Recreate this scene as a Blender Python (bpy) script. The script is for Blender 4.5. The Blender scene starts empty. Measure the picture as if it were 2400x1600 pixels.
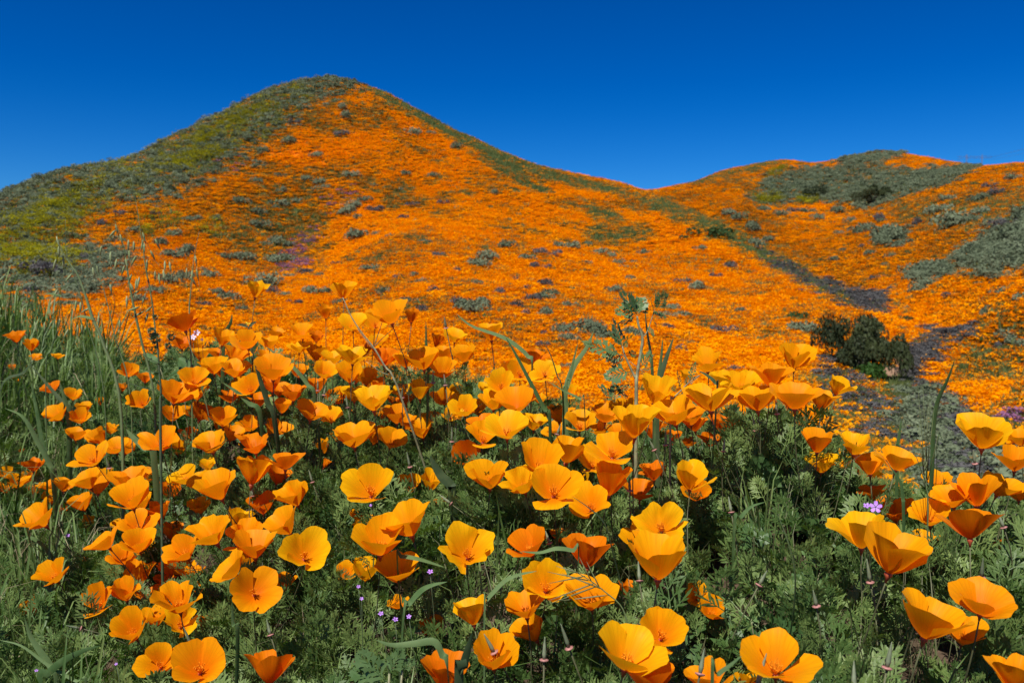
import bpy, math, random
import numpy as np
from mathutils import Vector, Matrix

# ---------------------------------------------------------------- camera, sky, sun, exposure
sc = bpy.context.scene
COL = sc.collection
R = math.radians
F_PX = 2078.0                       # focal length in pixels of the 2400 x 1600 photograph
PITCH = R(-2.2)
cam_d = bpy.data.cameras.new('camera')
cam = bpy.data.objects.new('camera', cam_d)
COL.objects.link(cam)
cam.location = (0, 0, 0)            # the camera is the origin; all heights are relative to the lens
cam.rotation_euler = (R(90) + PITCH, 0, 0)
cam_d.sensor_width = 36.0
cam_d.lens = F_PX / 2400.0 * 36.0
cam_d.clip_start = 0.02
cam_d.clip_end = 6000.0
cam_d.dof.use_dof = True
cam_d.dof.focus_distance = 1.4
cam_d.dof.aperture_fstop = 31.2 / 2.8   # entrance pupil of about 2.8 mm
sc.camera = cam

SUN_EL, SUN_AZ = R(57), R(207)      # azimuth clockwise from the view direction (+Y)
world = bpy.data.worlds.new('World')
sc.world = world
world.use_nodes = True
wn = world.node_tree
wn.nodes.clear()
w_out = wn.nodes.new('ShaderNodeOutputWorld')
w_bg = wn.nodes.new('ShaderNodeBackground')
w_sky = wn.nodes.new('ShaderNodeTexSky')
w_sky.sky_type = 'NISHITA'
w_sky.sun_disc = False
w_sky.sun_elevation = SUN_EL
w_sky.sun_rotation = SUN_AZ
w_sky.altitude = 900
w_sky.air_density = 1.0
w_sky.dust_density = 0.0
w_sky.ozone_density = 7.0
w_hsv = wn.nodes.new('ShaderNodeHueSaturation')
w_hsv.inputs['Saturation'].default_value = 1.38
w_hsv.inputs['Value'].default_value = 0.87
wn.links.new(w_sky.outputs[0], w_hsv.inputs['Color'])
w_gam = wn.nodes.new('ShaderNodeGamma')
w_gam.inputs['Gamma'].default_value = 1.36
wn.links.new(w_hsv.outputs[0], w_gam.inputs['Color'])
wn.links.new(w_gam.outputs[0], w_bg.inputs['Color'])
wn.links.new(w_bg.outputs[0], w_out.inputs['Surface'])
w_bg.inputs['Strength'].default_value = 0.05

sun_d = bpy.data.lights.new('sun', 'SUN')
sun_d.energy = 5.0
sun_d.angle = R(0.53)
sun_d.color = (1.0, 0.955, 0.88)
sun = bpy.data.objects.new('sun', sun_d)
COL.objects.link(sun)
SUN_DIR = Vector((math.sin(SUN_AZ) * math.cos(SUN_EL), math.cos(SUN_AZ) * math.cos(SUN_EL), math.sin(SUN_EL)))
sun.rotation_euler = SUN_DIR.to_track_quat('Z', 'Y').to_euler()

sc.view_settings.view_transform = 'Standard'
sc.view_settings.look = 'None'
sc.view_settings.exposure = 0.36
sc.view_settings.gamma = 1.0
sc.view_settings.use_curve_mapping = False
sc.render.engine = 'CYCLES'
sc.cycles.max_bounces = 8
sc.cycles.diffuse_bounces = 3
sc.cycles.transmission_bounces = 4
sc.cycles.transparent_max_bounces = 6
sc.cycles.use_denoising = True

# ---------------------------------------------------------------- helpers
rng = np.random.default_rng(7)
rnd = random.Random(11)
FWD = np.array([0, math.cos(PITCH), math.sin(PITCH)])
UPV = np.array([0, -math.sin(PITCH), math.cos(PITCH)])
XV = np.array([1.0, 0, 0])


def ray(u, v):
    """Direction (forward component 1) of a photograph pixel."""
    return FWD + XV * ((u - 1200.0) / F_PX) + UPV * ((800.0 - v) / F_PX)


def at_depth(u, v, d):
    return ray(u, v) * d


def project(P):
    """World points (n,3) -> photograph pixels u, v and depth."""
    P = np.asarray(P, float)
    d = np.maximum(P @ FWD, 1e-6)
    return 1200.0 + F_PX * (P @ XV) / d, 800.0 - F_PX * (P @ UPV) / d, P @ FWD


def _hash(ix, iy, seed):
    h = (ix.astype(np.int64) * 374761393 + iy.astype(np.int64) * 668265263 + seed * 1442695041) & 0x7fffffff
    h = ((h ^ (h >> 13)) * 1274126177) & 0x7fffffff
    return ((h ^ (h >> 16)) & 0xffff) / 65535.0


def vnoise(x, y, seed=0):
    x = np.asarray(x, float); y = np.asarray(y, float)
    ix = np.floor(x); iy = np.floor(y)
    fx = x - ix; fy = y - iy
    fx = fx * fx * (3 - 2 * fx); fy = fy * fy * (3 - 2 * fy)
    a = _hash(ix, iy, seed); b = _hash(ix + 1, iy, seed)
    c = _hash(ix, iy + 1, seed); d = _hash(ix + 1, iy + 1, seed)
    return (a * (1 - fx) + b * fx) * (1 - fy) + (c * (1 - fx) + d * fx) * fy - 0.5


def fbm(x, y, seed=0, octaves=4):
    s = 0.0; a = 1.0
    for o in range(octaves):
        s = s + a * vnoise(x * 2 ** o, y * 2 ** o, seed + 17 * o)
        a *= 0.5
    return s


def mesh_np(name, verts, faces, smooth=True, uvs=None):
    """Mesh from arrays; faces is an (n,k) int array or a list of tuples."""
    me = bpy.data.meshes.new(name)
    me.from_pydata([tuple(v) for v in verts] if not isinstance(verts, list) else verts, [],
                   faces.tolist() if isinstance(faces, np.ndarray) else faces)
    if smooth:
        me.polygons.foreach_set('use_smooth', [True] * len(me.polygons))
    if uvs is not None:
        uvl = me.uv_layers.new(name='UVMap')
        idx = np.empty(len(me.loops), np.int32)
        me.loops.foreach_get('vertex_index', idx)
        uvl.data.foreach_set('uv', np.asarray(uvs, np.float32)[idx].ravel())
    me.update()
    return me


def obj(name, me, mat=None, parent=None, loc=None):
    o = bpy.data.objects.new(name, me)
    COL.objects.link(o)
    if mat is not None and me is not None and not me.materials:
        me.materials.append(mat)
    if parent is not None:
        o.parent = parent
    if loc is not None:
        o.location = loc
    return o


def thing(name, label, cat, loc, group=None):
    o = bpy.data.objects.new(name, None)
    COL.objects.link(o)
    o.empty_display_size = 0.02
    o.location = loc
    return tag(o, label, cat, group)


def tag(o, label=None, cat=None, group=None, kind=None):
    if label: o['label'] = label
    if cat: o['category'] = cat
    if group: o['group'] = group
    if kind: o['kind'] = kind
    return o


class MB:
    """Collects shapes into one mesh."""
    def __init__(s):
        s.v = []; s.f = []; s.uv = []

    def add(s, verts, faces, uvs=None):
        o = len(s.v)
        s.v.extend([tuple(p) for p in verts])
        s.f.extend([tuple(i + o for i in f) for f in faces])
        s.uv.extend(uvs if uvs is not None else [(0.5, 0.5)] * len(verts))

    def tube(s, pts, radii, n=6, cap=True):
        pts = [Vector(p) for p in pts]
        m = len(pts)
        if not hasattr(radii, '__len__'):
            radii = [radii] * m
        vs, fs, uv = [], [], []
        ref = None
        for i, p in enumerate(pts):
            t = (pts[min(i + 1, m - 1)] - pts[max(i - 1, 0)])
            t = t.normalized() if t.length > 1e-9 else Vector((0, 0, 1))
            if ref is None:
                ref = t.orthogonal().normalized()
            ref = (ref - t * ref.dot(t))
            ref = ref.normalized() if ref.length > 1e-6 else t.orthogonal().normalized()
            b = t.cross(ref)
            for k in range(n):
                a = 2 * math.pi * k / n
                vs.append(p + (ref * math.cos(a) + b * math.sin(a)) * radii[i])
                uv.append((k / n, i / max(1, m - 1)))
        for i in range(m - 1):
            for k in range(n):
                k2 = (k + 1) % n
                fs.append((i * n + k, i * n + k2, (i + 1) * n + k2, (i + 1) * n + k))
        if cap:
            fs.append(tuple(range(n - 1, -1, -1)))
            fs.append(tuple((m - 1) * n + k for k in range(n)))
        s.add(vs, fs, uv)

    def ribbon(s, pts, widths, side, fold=0.25):
        """A leaf blade: a strip with a keel, folded along its middle."""
        pts = [Vector(p) for p in pts]
        m = len(pts)
        vs, fs, uv = [], [], []
        side = Vector(side).normalized()
        for i, p in enumerate(pts):
            t = (pts[min(i + 1, m - 1)] - pts[max(i - 1, 0)]).normalized()
            sd = side - t * side.dot(t)
            sd = sd.normalized() if sd.length > 1e-5 else t.orthogonal().normalized()
            nn = t.cross(sd)
            w = widths[i] * 0.5
            vs += [p - sd * w + nn * w * fold, p, p + sd * w + nn * w * fold]
            uv += [(0, i / (m - 1)), (0.5, i / (m - 1)), (1, i / (m - 1))]
        for i in range(m - 1):
            a = i * 3
            fs += [(a, a + 1, a + 4, a + 3), (a + 1, a + 2, a + 5, a + 4)]
        s.add(vs, fs, uv)

    def mesh(s, name, smooth=True):
        return mesh_np(name, s.v, s.f, smooth, s.uv)


def spline(pts, n):
    """Catmull-Rom through pts, n samples."""
    P = [Vector(p) for p in pts]
    P = [P[0] * 2 - P[1]] + P + [P[-1] * 2 - P[-2]]
    segs = len(P) - 3
    out = []
    for i in range(n):
        x = i / (n - 1) * segs
        k = min(int(x), segs - 1)
        t = x - k
        a, b, c, d = P[k:k + 4]
        out.append(0.5 * ((2 * b) + (c - a) * t + (2 * a - 5 * b + 4 * c - d) * t * t + (3 * b - a - 3 * c + d) * t ** 3))
    return out


# ---------------------------------------------------------------- materials
def new_mat(name):
    m = bpy.data.materials.new(name)
    m.use_nodes = True
    nt = m.node_tree
    nt.nodes.clear()
    out = nt.nodes.new('ShaderNodeOutputMaterial')
    return m, nt, out


def nd(nt, kind, **kw):
    n = nt.nodes.new(kind)
    for k, v in kw.items():
        setattr(n, k, v)
    return n


def ramp(nt, stops):
    r = nt.nodes.new('ShaderNodeValToRGB')
    cr = r.color_ramp
    while len(cr.elements) < len(stops):
        cr.elements.new(0.5)
    for e, (p, c) in zip(cr.elements, stops):
        e.position = p
        e.color = (*c, 1.0)
    return r


def leaf_mat(name, dark, light, trans=0.3, rough=0.5, spec=0.25, scale=60.0, rand=0.25):
    """Diffuse + translucent green with per-instance and fine colour variation."""
    m, nt, out = new_mat(name)
    tc = nd(nt, 'ShaderNodeTexCoord')
    nz = nd(nt, 'ShaderNodeTexNoise'); nz.inputs['Scale'].default_value = scale; nz.inputs['Detail'].default_value = 3
    nt.links.new(tc.outputs['Object'], nz.inputs['Vector'])
    oi = nd(nt, 'ShaderNodeObjectInfo')
    ad = nd(nt, 'ShaderNodeMath', operation='MULTIPLY_ADD')
    ad.inputs[1].default_value = rand * 2
    nt.links.new(oi.outputs['Random'], ad.inputs[0])
    sb = nd(nt, 'ShaderNodeMath', operation='SUBTRACT'); sb.inputs[1].default_value = rand
    nt.links.new(nz.outputs[0], sb.inputs[0])
    nt.links.new(sb.outputs[0], ad.inputs[2])
    rp = ramp(nt, [(0.25, dark), (0.75, light)])
    nt.links.new(ad.outputs[0], rp.inputs[0])
    pb = nd(nt, 'ShaderNodeBsdfPrincipled')
    pb.inputs['Roughness'].default_value = rough
    pb.inputs['Specular IOR Level'].default_value = spec
    nt.links.new(rp.outputs[0], pb.inputs['Base Color'])
    tr = nd(nt, 'ShaderNodeBsdfTranslucent')
    hs = nd(nt, 'ShaderNodeHueSaturation'); hs.inputs['Saturation'].default_value = 1.25; hs.inputs['Value'].default_value = 1.15
    nt.links.new(rp.outputs[0], hs.inputs['Color'])
    nt.links.new(hs.outputs[0], tr.inputs['Color'])
    mx = nd(nt, 'ShaderNodeMixShader'); mx.inputs[0].default_value = trans
    nt.links.new(pb.outputs[0], mx.inputs[1]); nt.links.new(tr.outputs[0], mx.inputs[2])
    nt.links.new(mx.outputs[0], out.inputs['Surface'])
    return m


def plain_mat(name, col, rough=0.6, spec=0.3, var=0.15, scale=80.0):
    m, nt, out = new_mat(name)
    tc = nd(nt, 'ShaderNodeTexCoord')
    nz = nd(nt, 'ShaderNodeTexNoise'); nz.inputs['Scale'].default_value = scale; nz.inputs['Detail'].default_value = 3
    nt.links.new(tc.outputs['Object'], nz.inputs['Vector'])
    rp = ramp(nt, [(0.3, tuple(c * (1 - var * 2) for c in col)), (0.7, tuple(min(1, c * (1 + var)) for c in col))])
    nt.links.new(nz.outputs[0], rp.inputs[0])
    pb = nd(nt, 'ShaderNodeBsdfPrincipled')
    pb.inputs['Roughness'].default_value = rough
    pb.inputs['Specular IOR Level'].default_value = spec
    nt.links.new(rp.outputs[0], pb.inputs['Base Color'])
    nt.links.new(pb.outputs[0], out.inputs['Surface'])
    return m


def petal_mat(name, base, tip, trans_c):
    """Thin satin petal: deep at the claw, paler at the rim, fine veins along its length (UV v runs from claw to rim)."""
    m, nt, out = new_mat(name)
    uv = nd(nt, 'ShaderNodeUVMap')
    sep = nd(nt, 'ShaderNodeSeparateXYZ')
    nt.links.new(uv.outputs[0], sep.inputs[0])
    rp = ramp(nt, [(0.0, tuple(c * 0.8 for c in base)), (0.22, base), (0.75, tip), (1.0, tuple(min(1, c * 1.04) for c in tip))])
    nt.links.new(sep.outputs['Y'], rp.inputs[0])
    mp = nd(nt, 'ShaderNodeMapping'); mp.inputs['Scale'].default_value = (38, 1.6, 1)
    nt.links.new(uv.outputs[0], mp.inputs['Vector'])
    nz = nd(nt, 'ShaderNodeTexNoise'); nz.inputs['Scale'].default_value = 1.0; nz.inputs['Detail'].default_value = 2
    nt.links.new(mp.outputs[0], nz.inputs['Vector'])
    vr = nd(nt, 'ShaderNodeMapRange'); vr.inputs[1].default_value = 0.3; vr.inputs[2].default_value = 0.7
    vr.inputs[3].default_value = 0.80; vr.inputs[4].default_value = 1.06
    nt.links.new(nz.outputs[0], vr.inputs[0])
    hs = nd(nt, 'ShaderNodeHueSaturation')
    nt.links.new(vr.outputs[0], hs.inputs['Value'])
    nt.links.new(rp.outputs[0], hs.inputs['Color'])
    df = nd(nt, 'ShaderNodeBsdfPrincipled')
    df.inputs['Roughness'].default_value = 0.42
    df.inputs['Specular IOR Level'].default_value = 0.05
    df.inputs['Sheen Weight'].default_value = 0.0
    nt.links.new(hs.outputs[0], df.inputs['Base Color'])
    bp = nd(nt, 'ShaderNodeBump'); bp.inputs['Strength'].default_value = 0.25; bp.inputs['Distance'].default_value = 0.001
    nt.links.new(nz.outputs[0], bp.inputs['Height'])
    nt.links.new(bp.outputs[0], df.inputs['Normal'])
    tr = nd(nt, 'ShaderNodeBsdfTranslucent'); tr.inputs['Color'].default_value = (*trans_c, 1)
    mx = nd(nt, 'ShaderNodeMixShader'); mx.inputs[0].default_value = 0.42
    nt.links.new(df.outputs[0], mx.inputs[1]); nt.links.new(tr.outputs[0], mx.inputs[2])
    nt.links.new(mx.outputs[0], out.inputs['Surface'])
    return m
# ---------------------------------------------------------------- the foreground poppies, as surveyed
# per tile: x y width roll face open colour; roll: lean to the right, face: turn towards the viewer, open: 0 closed .. 1 flat
# colour: y golden, o orange, d deep red-orange, shade on hidden blooms put into it
TILES = {'A': (0, 600), 'B': (800, 600), 'C': (1600, 600), 'D': (0, 1067), 'E': (800, 1067), 'F': (1600, 1067)}
SURVEY = {
'A': '''110 560 100 -10 20 .45 d;215 618 100 0 15 .45 o;252 698 75 0 10 .6 o;397 690 70 0 10 .6 o;85 768 40 0 25 .4 d;170 755 45 0 25 .4 d
117 850 42 0 30 .4 o;12 498 30 0 20 .4 o;350 915 105 -15 20 .55 d;505 962 102 0 25 .5 o;360 1042 75 0 15 .55 o;390 1090 128 -35 20 .42 o
545 1120 120 -20 40 .45 o;520 1230 128 -10 20 .5 o;580 1055 110 0 20 .5 o;765 1195 92 0 20 .5 o;685 1255 138 -28 25 .45 o;690 1005 62 0 20 .4 o
150 1345 38 0 20 .4 d;840 910 65 0 25 .4 d;890 800 118 0 35 .5 o;1080 705 45 0 25 .4 o;1005 845 92 0 20 .5 d
970 1005 155 -22 40 .6 o;1265 470 235 -18 -8 .62 d;1255 600 118 0 20 .42 d;1362 622 95 0 20 .35 o;1540 575 142 0 18 .5 o;1510 670 122 0 12 .55 d
1705 590 172 0 34 .5 o;1905 530 98 0 10 .5 o;1855 600 116 0 12 .5 o;2080 525 142 0 14 .5 o;2180 560 92 0 20 .45 d;2065 632 142 0 20 .65 y
2180 670 132 0 20 .42 o;1470 768 162 0 18 .55 y;1630 695 146 5 18 .5 o;1620 788 168 0 22 .55 o;1880 790 215 0 30 .5 o;1720 905 168 -16 32 .5 o
1870 890 122 0 10 .4 d;1780 1000 132 0 10 .5 d;1820 690 92 0 18 .5 o;1590 970 132 0 12 .55 d;1200 960 215 -5 32 .55 o;1355 945 142 5 25 .45 o
1335 860 190 0 38 .75 o;1185 1095 126 0 24 .45 o;1390 1085 132 10 15 .4 d;1540 1125 162 8 24 .5 o;1595 1230 137 10 24 .45 o;1945 1040 116 -5 25 .4 o
2020 950 152 0 15 .5 d;2145 1075 172 0 18 .45 o;2300 985 122 0 26 .45 o;2240 805 152 0 30 .55 y;2300 705 142 0 24 .55 y;1725 1165 126 0 30 .45 o
1915 1190 142 0 24 .5 o;1110 1285 235 -12 36 .6 o;1235 1330 112 12 30 .35 o;1305 1240 112 0 20 .4 d;1450 1300 205 -22 5 .55 o
1755 1310 202 -10 22 .6 d;2225 1315 102 -18 20 .32 o;2245 1430 52 20 15 .2 d;2325 1250 92 0 25 .45 o;2280 1110 152 0 30 .6 y
630 1390 215 -42 28 .62 o;800 1320 150 -10 25 .6 o;868 1322 122 0 22 .38 o;1765 235 104 5 18 .28 y;2245 395 102 0 15 .42 o''',
'B': '''20 240 152 0 20 .42 y;325 405 212 0 12 .5 o;485 415 82 5 15 .22 d;80 475 162 0 34 .55 y;235 465 142 0 36 .6 y;265 590 112 0 34 .55 y
80 695 192 0 20 .6 y;55 815 165 0 30 .4 y;175 845 132 0 25 .4 o;300 710 142 0 15 .45 d;440 720 142 0 18 .45 o;565 720 182 0 20 .45 o
660 585 82 5 15 .25 d;785 560 132 5 18 .55 y;715 675 122 0 16 .42 o;845 685 142 0 24 .42 o;1030 530 168 0 10 .5 y;700 790 162 0 25 .45 o
150 650 122 0 15 .5 d;250 890 112 0 15 .45 d;215 995 222 0 20 .48 y;90 960 152 0 26 .5 y;410 935 116 0 24 .5 y;540 935 168 0 16 .52 y
710 985 142 -6 32 .5 o;380 1105 147 0 22 .45 o;455 1150 130 0 22 .45 o;550 1205 147 0 14 .42 y;80 1245 215 -8 22 .45 o;225 1240 132 5 20 .3 o
350 1275 168 18 26 .5 o;370 1010 92 0 15 .45 d;850 1060 182 0 42 .55 y;760 1105 122 0 40 .6 y;1050 1005 182 0 18 .5 y;1195 1010 215 0 16 .45 o
1100 890 185 0 48 .6 y;990 910 82 0 26 .45 y;1230 800 172 0 42 .6 y;1325 705 142 5 14 .42 d;1400 810 178 0 50 .85 y;1570 940 112 0 44 .55 y
1370 990 82 0 30 .45 y;1140 1190 245 0 26 .55 y;975 1240 192 0 24 .55 y;1330 1155 158 0 20 .55 y;1500 1095 147 0 20 .42 o;1640 1150 182 0 36 .5 y
960 1150 152 0 15 .55 d;870 1390 172 -18 46 .3 d;1560 1345 200 5 16 .36 o;1870 1335 262 0 30 .6 y;1730 1420 182 0 44 .5 y
1955 1075 172 0 34 .5 o;2020 1165 285 0 24 .48 y;1820 1100 152 0 28 .5 o;1790 1200 142 0 20 .55 o;2170 950 235 0 30 .5 y;2290 1090 245 0 26 .5 y
2150 1495 162 0 12 .5 d;2290 1250 105 0 10 .4 d;40 1110 92 0 22 .4 d;1150 790 102 0 25 .4 d''',
'C': '''170 735 172 0 18 .42 y;770 710 195 5 20 .42 y;30 830 92 0 18 .4 y;275 860 142 0 24 .45 y;405 880 182 0 24 .45 y;610 840 225 0 12 .55 o
185 980 275 0 26 .48 y;510 990 225 0 14 .46 o;775 985 352 0 16 .66 o;960 1000 172 8 12 .46 o;1065 905 158 8 22 .45 y;50 1110 182 0 22 .5 o
80 1160 152 0 10 .5 d;190 1270 132 0 8 .5 d;270 1160 152 0 15 .45 d;35 1290 95 0 12 .5 d;930 1290 212 -5 20 .5 o;1185 1305 207 0 18 .5 y
955 1440 168 0 22 .46 y;1125 1430 132 0 20 .55 y;1285 1440 195 0 20 .45 o;1480 1420 270 14 14 .72 o;2065 1240 295 0 20 .5 y;2325 1260 150 0 16 .5 o
2295 1410 210 0 15 .46 o''',
'D': '''235 70 132 5 5 .55 d;40 130 92 0 25 .5 o;120 185 132 0 20 .55 o;35 225 112 -5 22 .5 o;210 135 82 0 28 .45 o;240 235 97 -10 20 .42 o
345 210 105 0 20 .5 o;440 205 142 0 16 .55 o;345 300 107 -14 22 .42 o;560 335 132 -24 22 .42 o;265 435 225 -32 16 .5 o;430 375 82 0 22 .4 d
610 472 87 -12 30 .3 o;605 180 168 -16 18 .5 o;670 220 152 -5 16 .5 o;890 175 195 -6 22 .45 o;905 295 225 -8 30 .46 o;1030 135 112 0 20 .4 o
1090 395 155 -5 8 .36 d;1275 150 145 -16 18 .46 y;1390 190 155 -30 30 .5 y;1500 235 272 -22 22 .55 o;1430 75 102 0 30 .45 y
1745 110 195 8 8 .3 o;1915 150 155 14 10 .5 d;1965 40 200 0 18 .55 d;2025 290 195 -14 32 .46 o;1960 480 215 -26 22 .46 o;1810 350 165 0 26 .45 d
1690 560 215 -8 32 .5 o;1755 630 255 -4 34 .48 o;2100 680 262 6 58 .5 y;1455 540 245 -24 26 .48 y;945 480 168 -10 32 .42 o
835 480 112 -22 22 .45 o;720 600 215 -42 14 .65 o;960 610 195 -6 34 .48 o;1180 530 127 0 20 .42 d;1270 660 235 -34 32 .58 o;855 700 165 -12 34 .46 o
950 840 155 2 16 .26 o;790 820 95 -12 28 .45 o;860 945 182 -10 28 .45 o;365 820 200 -26 36 .5 o;675 1005 190 -26 32 .44 o;210 1060 128 -36 18 .45 o
1035 960 142 -5 20 .42 d;1230 1000 262 -10 32 .48 o;1355 930 102 10 15 .35 o;1075 1120 172 -14 26 .5 o;1240 1155 195 -6 66 .5 y;905 1205 245 -22 44 .46 o
1400 1150 115 0 10 .4 d;1590 790 255 -34 12 .72 o;1340 830 135 -5 16 .4 o;1750 940 302 0 68 .82 o;1950 890 158 5 26 .45 o;1100 1430 215 -18 60 .52 o
1370 1450 325 -10 44 .62 o;1850 1480 285 -8 2 .5 d;1160 780 152 -10 16 .5 d;1690 720 132 0 18 .45 o;580 720 42 0 20 .3 d;1140 860 112 0 14 .45 d''',
'E': '''35 810 122 -5 50 .48 o;165 800 172 0 24 .4 y;390 800 265 -6 30 .55 o;270 600 385 -4 30 .55 y;460 470 305 -4 30 .52 y;160 480 142 0 28 .5 o
90 410 65 5 30 .4 o;200 220 318 -4 36 .55 y;465 220 147 -12 46 .48 y;620 190 150 6 34 .36 y;680 340 105 0 15 .45 d;1030 160 235 0 32 .46 y
1250 200 230 -20 32 .55 y;1370 55 285 0 40 .52 y;1460 230 312 0 52 .62 y;1660 190 150 0 44 .46 y;1850 185 245 4 18 .38 o;1720 340 242 0 54 .55 y
2060 250 185 5 10 .55 d;2160 120 142 0 14 .5 d;875 660 292 0 50 .52 y;1290 620 235 -22 34 .46 d;1700 675 262 16 22 .42 d;1510 560 125 0 10 .45 d
1410 890 292 -4 48 .55 y;1720 985 282 0 58 .5 o;900 1090 230 -12 24 .46 y;1270 1050 265 -8 30 .6 o;1305 1210 205 -30 22 .4 o;1050 1390 295 0 46 .46 o
390 1020 108 -16 30 .45 o;615 1210 145 -8 46 .36 d;720 1510 305 0 18 .5 d;2200 480 285 0 46 .62 y;2060 570 185 -6 34 .46 y;2190 735 395 2 24 .5 y
1970 930 118 8 18 .4 d;2210 1220 282 0 54 .56 y;1975 1370 372 10 32 .48 y;1795 1300 105 0 25 .45 d;2130 1550 310 0 22 .55 d''',
'F': '''55 165 230 0 26 .48 y;95 260 185 0 48 .5 o;1310 265 165 0 16 .62 d;1465 395 195 0 30 .46 d;1700 420 222 0 28 .5 y;1235 540 312 2 22 .48 y
1460 690 405 12 22 .48 o;1660 600 158 0 26 .46 y;1980 480 330 8 10 .56 d;2020 260 250 -4 16 .4 o;1860 300 235 -10 18 .6 o;2190 220 225 12 18 .55 o
2150 640 142 0 12 .46 d;2320 260 165 0 14 .5 o;100 965 152 0 46 .5 y;200 1075 182 6 50 .46 o;1700 1140 375 16 18 .46 o;1940 1230 225 20 34 .46 o
2060 1020 335 8 26 .62 o;640 1440 425 0 40 .7 o;180 1545 262 0 22 .5 o;440 1550 140 0 22 .5 o;2300 1530 305 10 22 .5 o''',
}
ZS = 2.94
FL = []          # u, v, width_px, roll, face, open, colour
for t, s in SURVEY.items():
    for q in s.replace('\n', ';').split(';'):
        x, y, w, ro, fa, op, c = q.split()
        FL.append((TILES[t][0] + float(x) / ZS, TILES[t][1] + float(y) / ZS, float(w) / ZS, float(ro), float(fa), float(op), c))


# smaller blooms that fill the thickest clumps, close behind those surveyed
FILL = '470 832 40;520 868 44;560 905 40;610 880 42;655 915 44;700 872 40;742 905 42;790 935 46;838 880 40;880 915 44;905 975 42;950 940 40;1010 985 42;1065 925 40;1120 960 44;1185 985 46;1240 930 42;1305 1010 46;1380 985 44;1450 1015 46;455 965 42;520 1000 44;585 1040 46;640 1010 44;250 1120 40;330 1180 46;400 1150 46;470 1190 50;560 1220 50;330 1285 48;420 1330 52;1530 1010 48;1600 950 44;2030 1110 50;2200 1130 54'
for k, q in enumerate(FILL.split(';')):
    x, y, w = [float(z) for z in q.split()]
    FL.append((x, y, w, (-12, 4, -4, 10, 0)[k % 5], (22, 12, 34, 16, 28)[k % 5], (.45, .38, .55, .3, .5)[k % 5], 'odoyo'[k % 5]))


def _basis(u, v):
    a = (np.asarray(u, float) - 1200) / 1200; b = (np.asarray(v, float) - 1100) / 500
    return np.stack([np.ones_like(a), a, b, a * a, a * b, b * b], -1)


_fu = np.array([f[0] for f in FL]); _fv = np.array([f[1] for f in FL])
_fw = np.array([f[2] * (1.12 if f[6] == 'd' else 1.0) for f in FL])
_own = np.log(F_PX * 0.052 / _fw)
_wt = np.ones(len(FL))
for _ in range(6):                     # robust quadratic fit of log distance over the picture
    _c = np.linalg.lstsq(_basis(_fu, _fv) * _wt[:, None], _own * _wt, rcond=None)[0]
    _res = _own - _basis(_fu, _fv) @ _c
    _wt = 1 / (1 + (_res / 0.2) ** 2)


def depth_at(u, v):
    return np.exp(_basis(u, v) @ _c)


_fd = depth_at(_fu, _fv) * np.exp(np.clip(_res, -0.5, 0.6) * 0.35)
_fd = np.where(np.array([f[6] for f in FL]) == 'd', _fd * 1.04, _fd)
_fd[-len(FILL.split(';')):] *= 1.05
FP = np.array([at_depth(u, v, d) for u, v, d in zip(_fu, _fv, _fd)])
# ---------------------------------------------------------------- terrain: a height field z(azimuth, distance) fitted to surveyed points
SURV = []                            # azimuth, log distance, z / distance, smoothing


def sv(u, v, r, lam=0.0):
    d = ray(u, v)
    h = math.hypot(d[0], d[1])
    SURV.append((math.atan2(d[0], d[1]), math.log(r), d[2] / h, lam))


# skyline of the big hill, and the ground falling away behind it
for u, v, r in ((-500, 600, 100), (-250, 540, 103), (0, 462, 108), (110, 418, 112), (210, 393, 114), (275, 387, 117), (400, 335, 122), (500, 286, 126), (600, 236, 130),
                (700, 206, 133), (780, 195, 134), (850, 208, 133), (900, 228, 131), (1000, 276, 127), (1100, 326, 122),
                (1200, 374, 118), (1300, 410, 114), (1400, 437, 110), (1465, 450, 107)):
    sv(u, v, r)
    if u < 1300:
        sv(u, v + 45, r * 1.25); sv(u, v + 150, r * 1.7); sv(u, v + 260, r * 2.6)
for u in (-500, 0, 500, 1000, 1400):
    sv(u, 640, 700); sv(u, 690, 2500)
# big hill, the slope in view
for u, v, r in ((1000, 400, 104), (1000, 500, 80), (950, 570, 64), (1000, 650, 50), (1000, 760, 38), (1050, 860, 29),
                (780, 300, 112), (780, 400, 97), (700, 480, 90), (690, 560, 82), (680, 640, 64), (640, 740, 46), (650, 830, 35),
                (500, 400, 102), (450, 500, 80), (400, 580, 66), (350, 660, 52), (300, 750, 40), (300, 840, 31),
                (200, 500, 88), (150, 580, 70), (100, 660, 52), (50, 740, 40), (-300, 740, 42), (-300, 640, 66),
                (1300, 480, 92), (1250, 560, 72), (1300, 640, 56), (1300, 740, 41), (1350, 850, 29),
                (1500, 520, 87), (1500, 600, 70), (1550, 680, 54), (1550, 780, 37), (1550, 880, 27),
                (1750, 660, 61), (1700, 720, 48), (1750, 800, 38), (1700, 900, 26), (1850, 760, 41), (1900, 860, 30), (1850, 960, 22)):
    sv(u, v, r)
# the spur that runs down to the right, and the gully behind it
for u, v, r, dip, k in ((1560, 480, 99, 30, 1.45), (1650, 518, 91, 34, 1.42), (1750, 568, 81, 34, 1.38), (1850, 625, 70, 30, 1.33), (1950, 688, 59, 20, 1.25), (2040, 735, 50, 9, 1.12)):
    sv(u, v, r)
    sv(u + 15, v + dip, r * (1 + (k - 1) * .5))
    sv(u + 5, v - 2, r * k)
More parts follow.
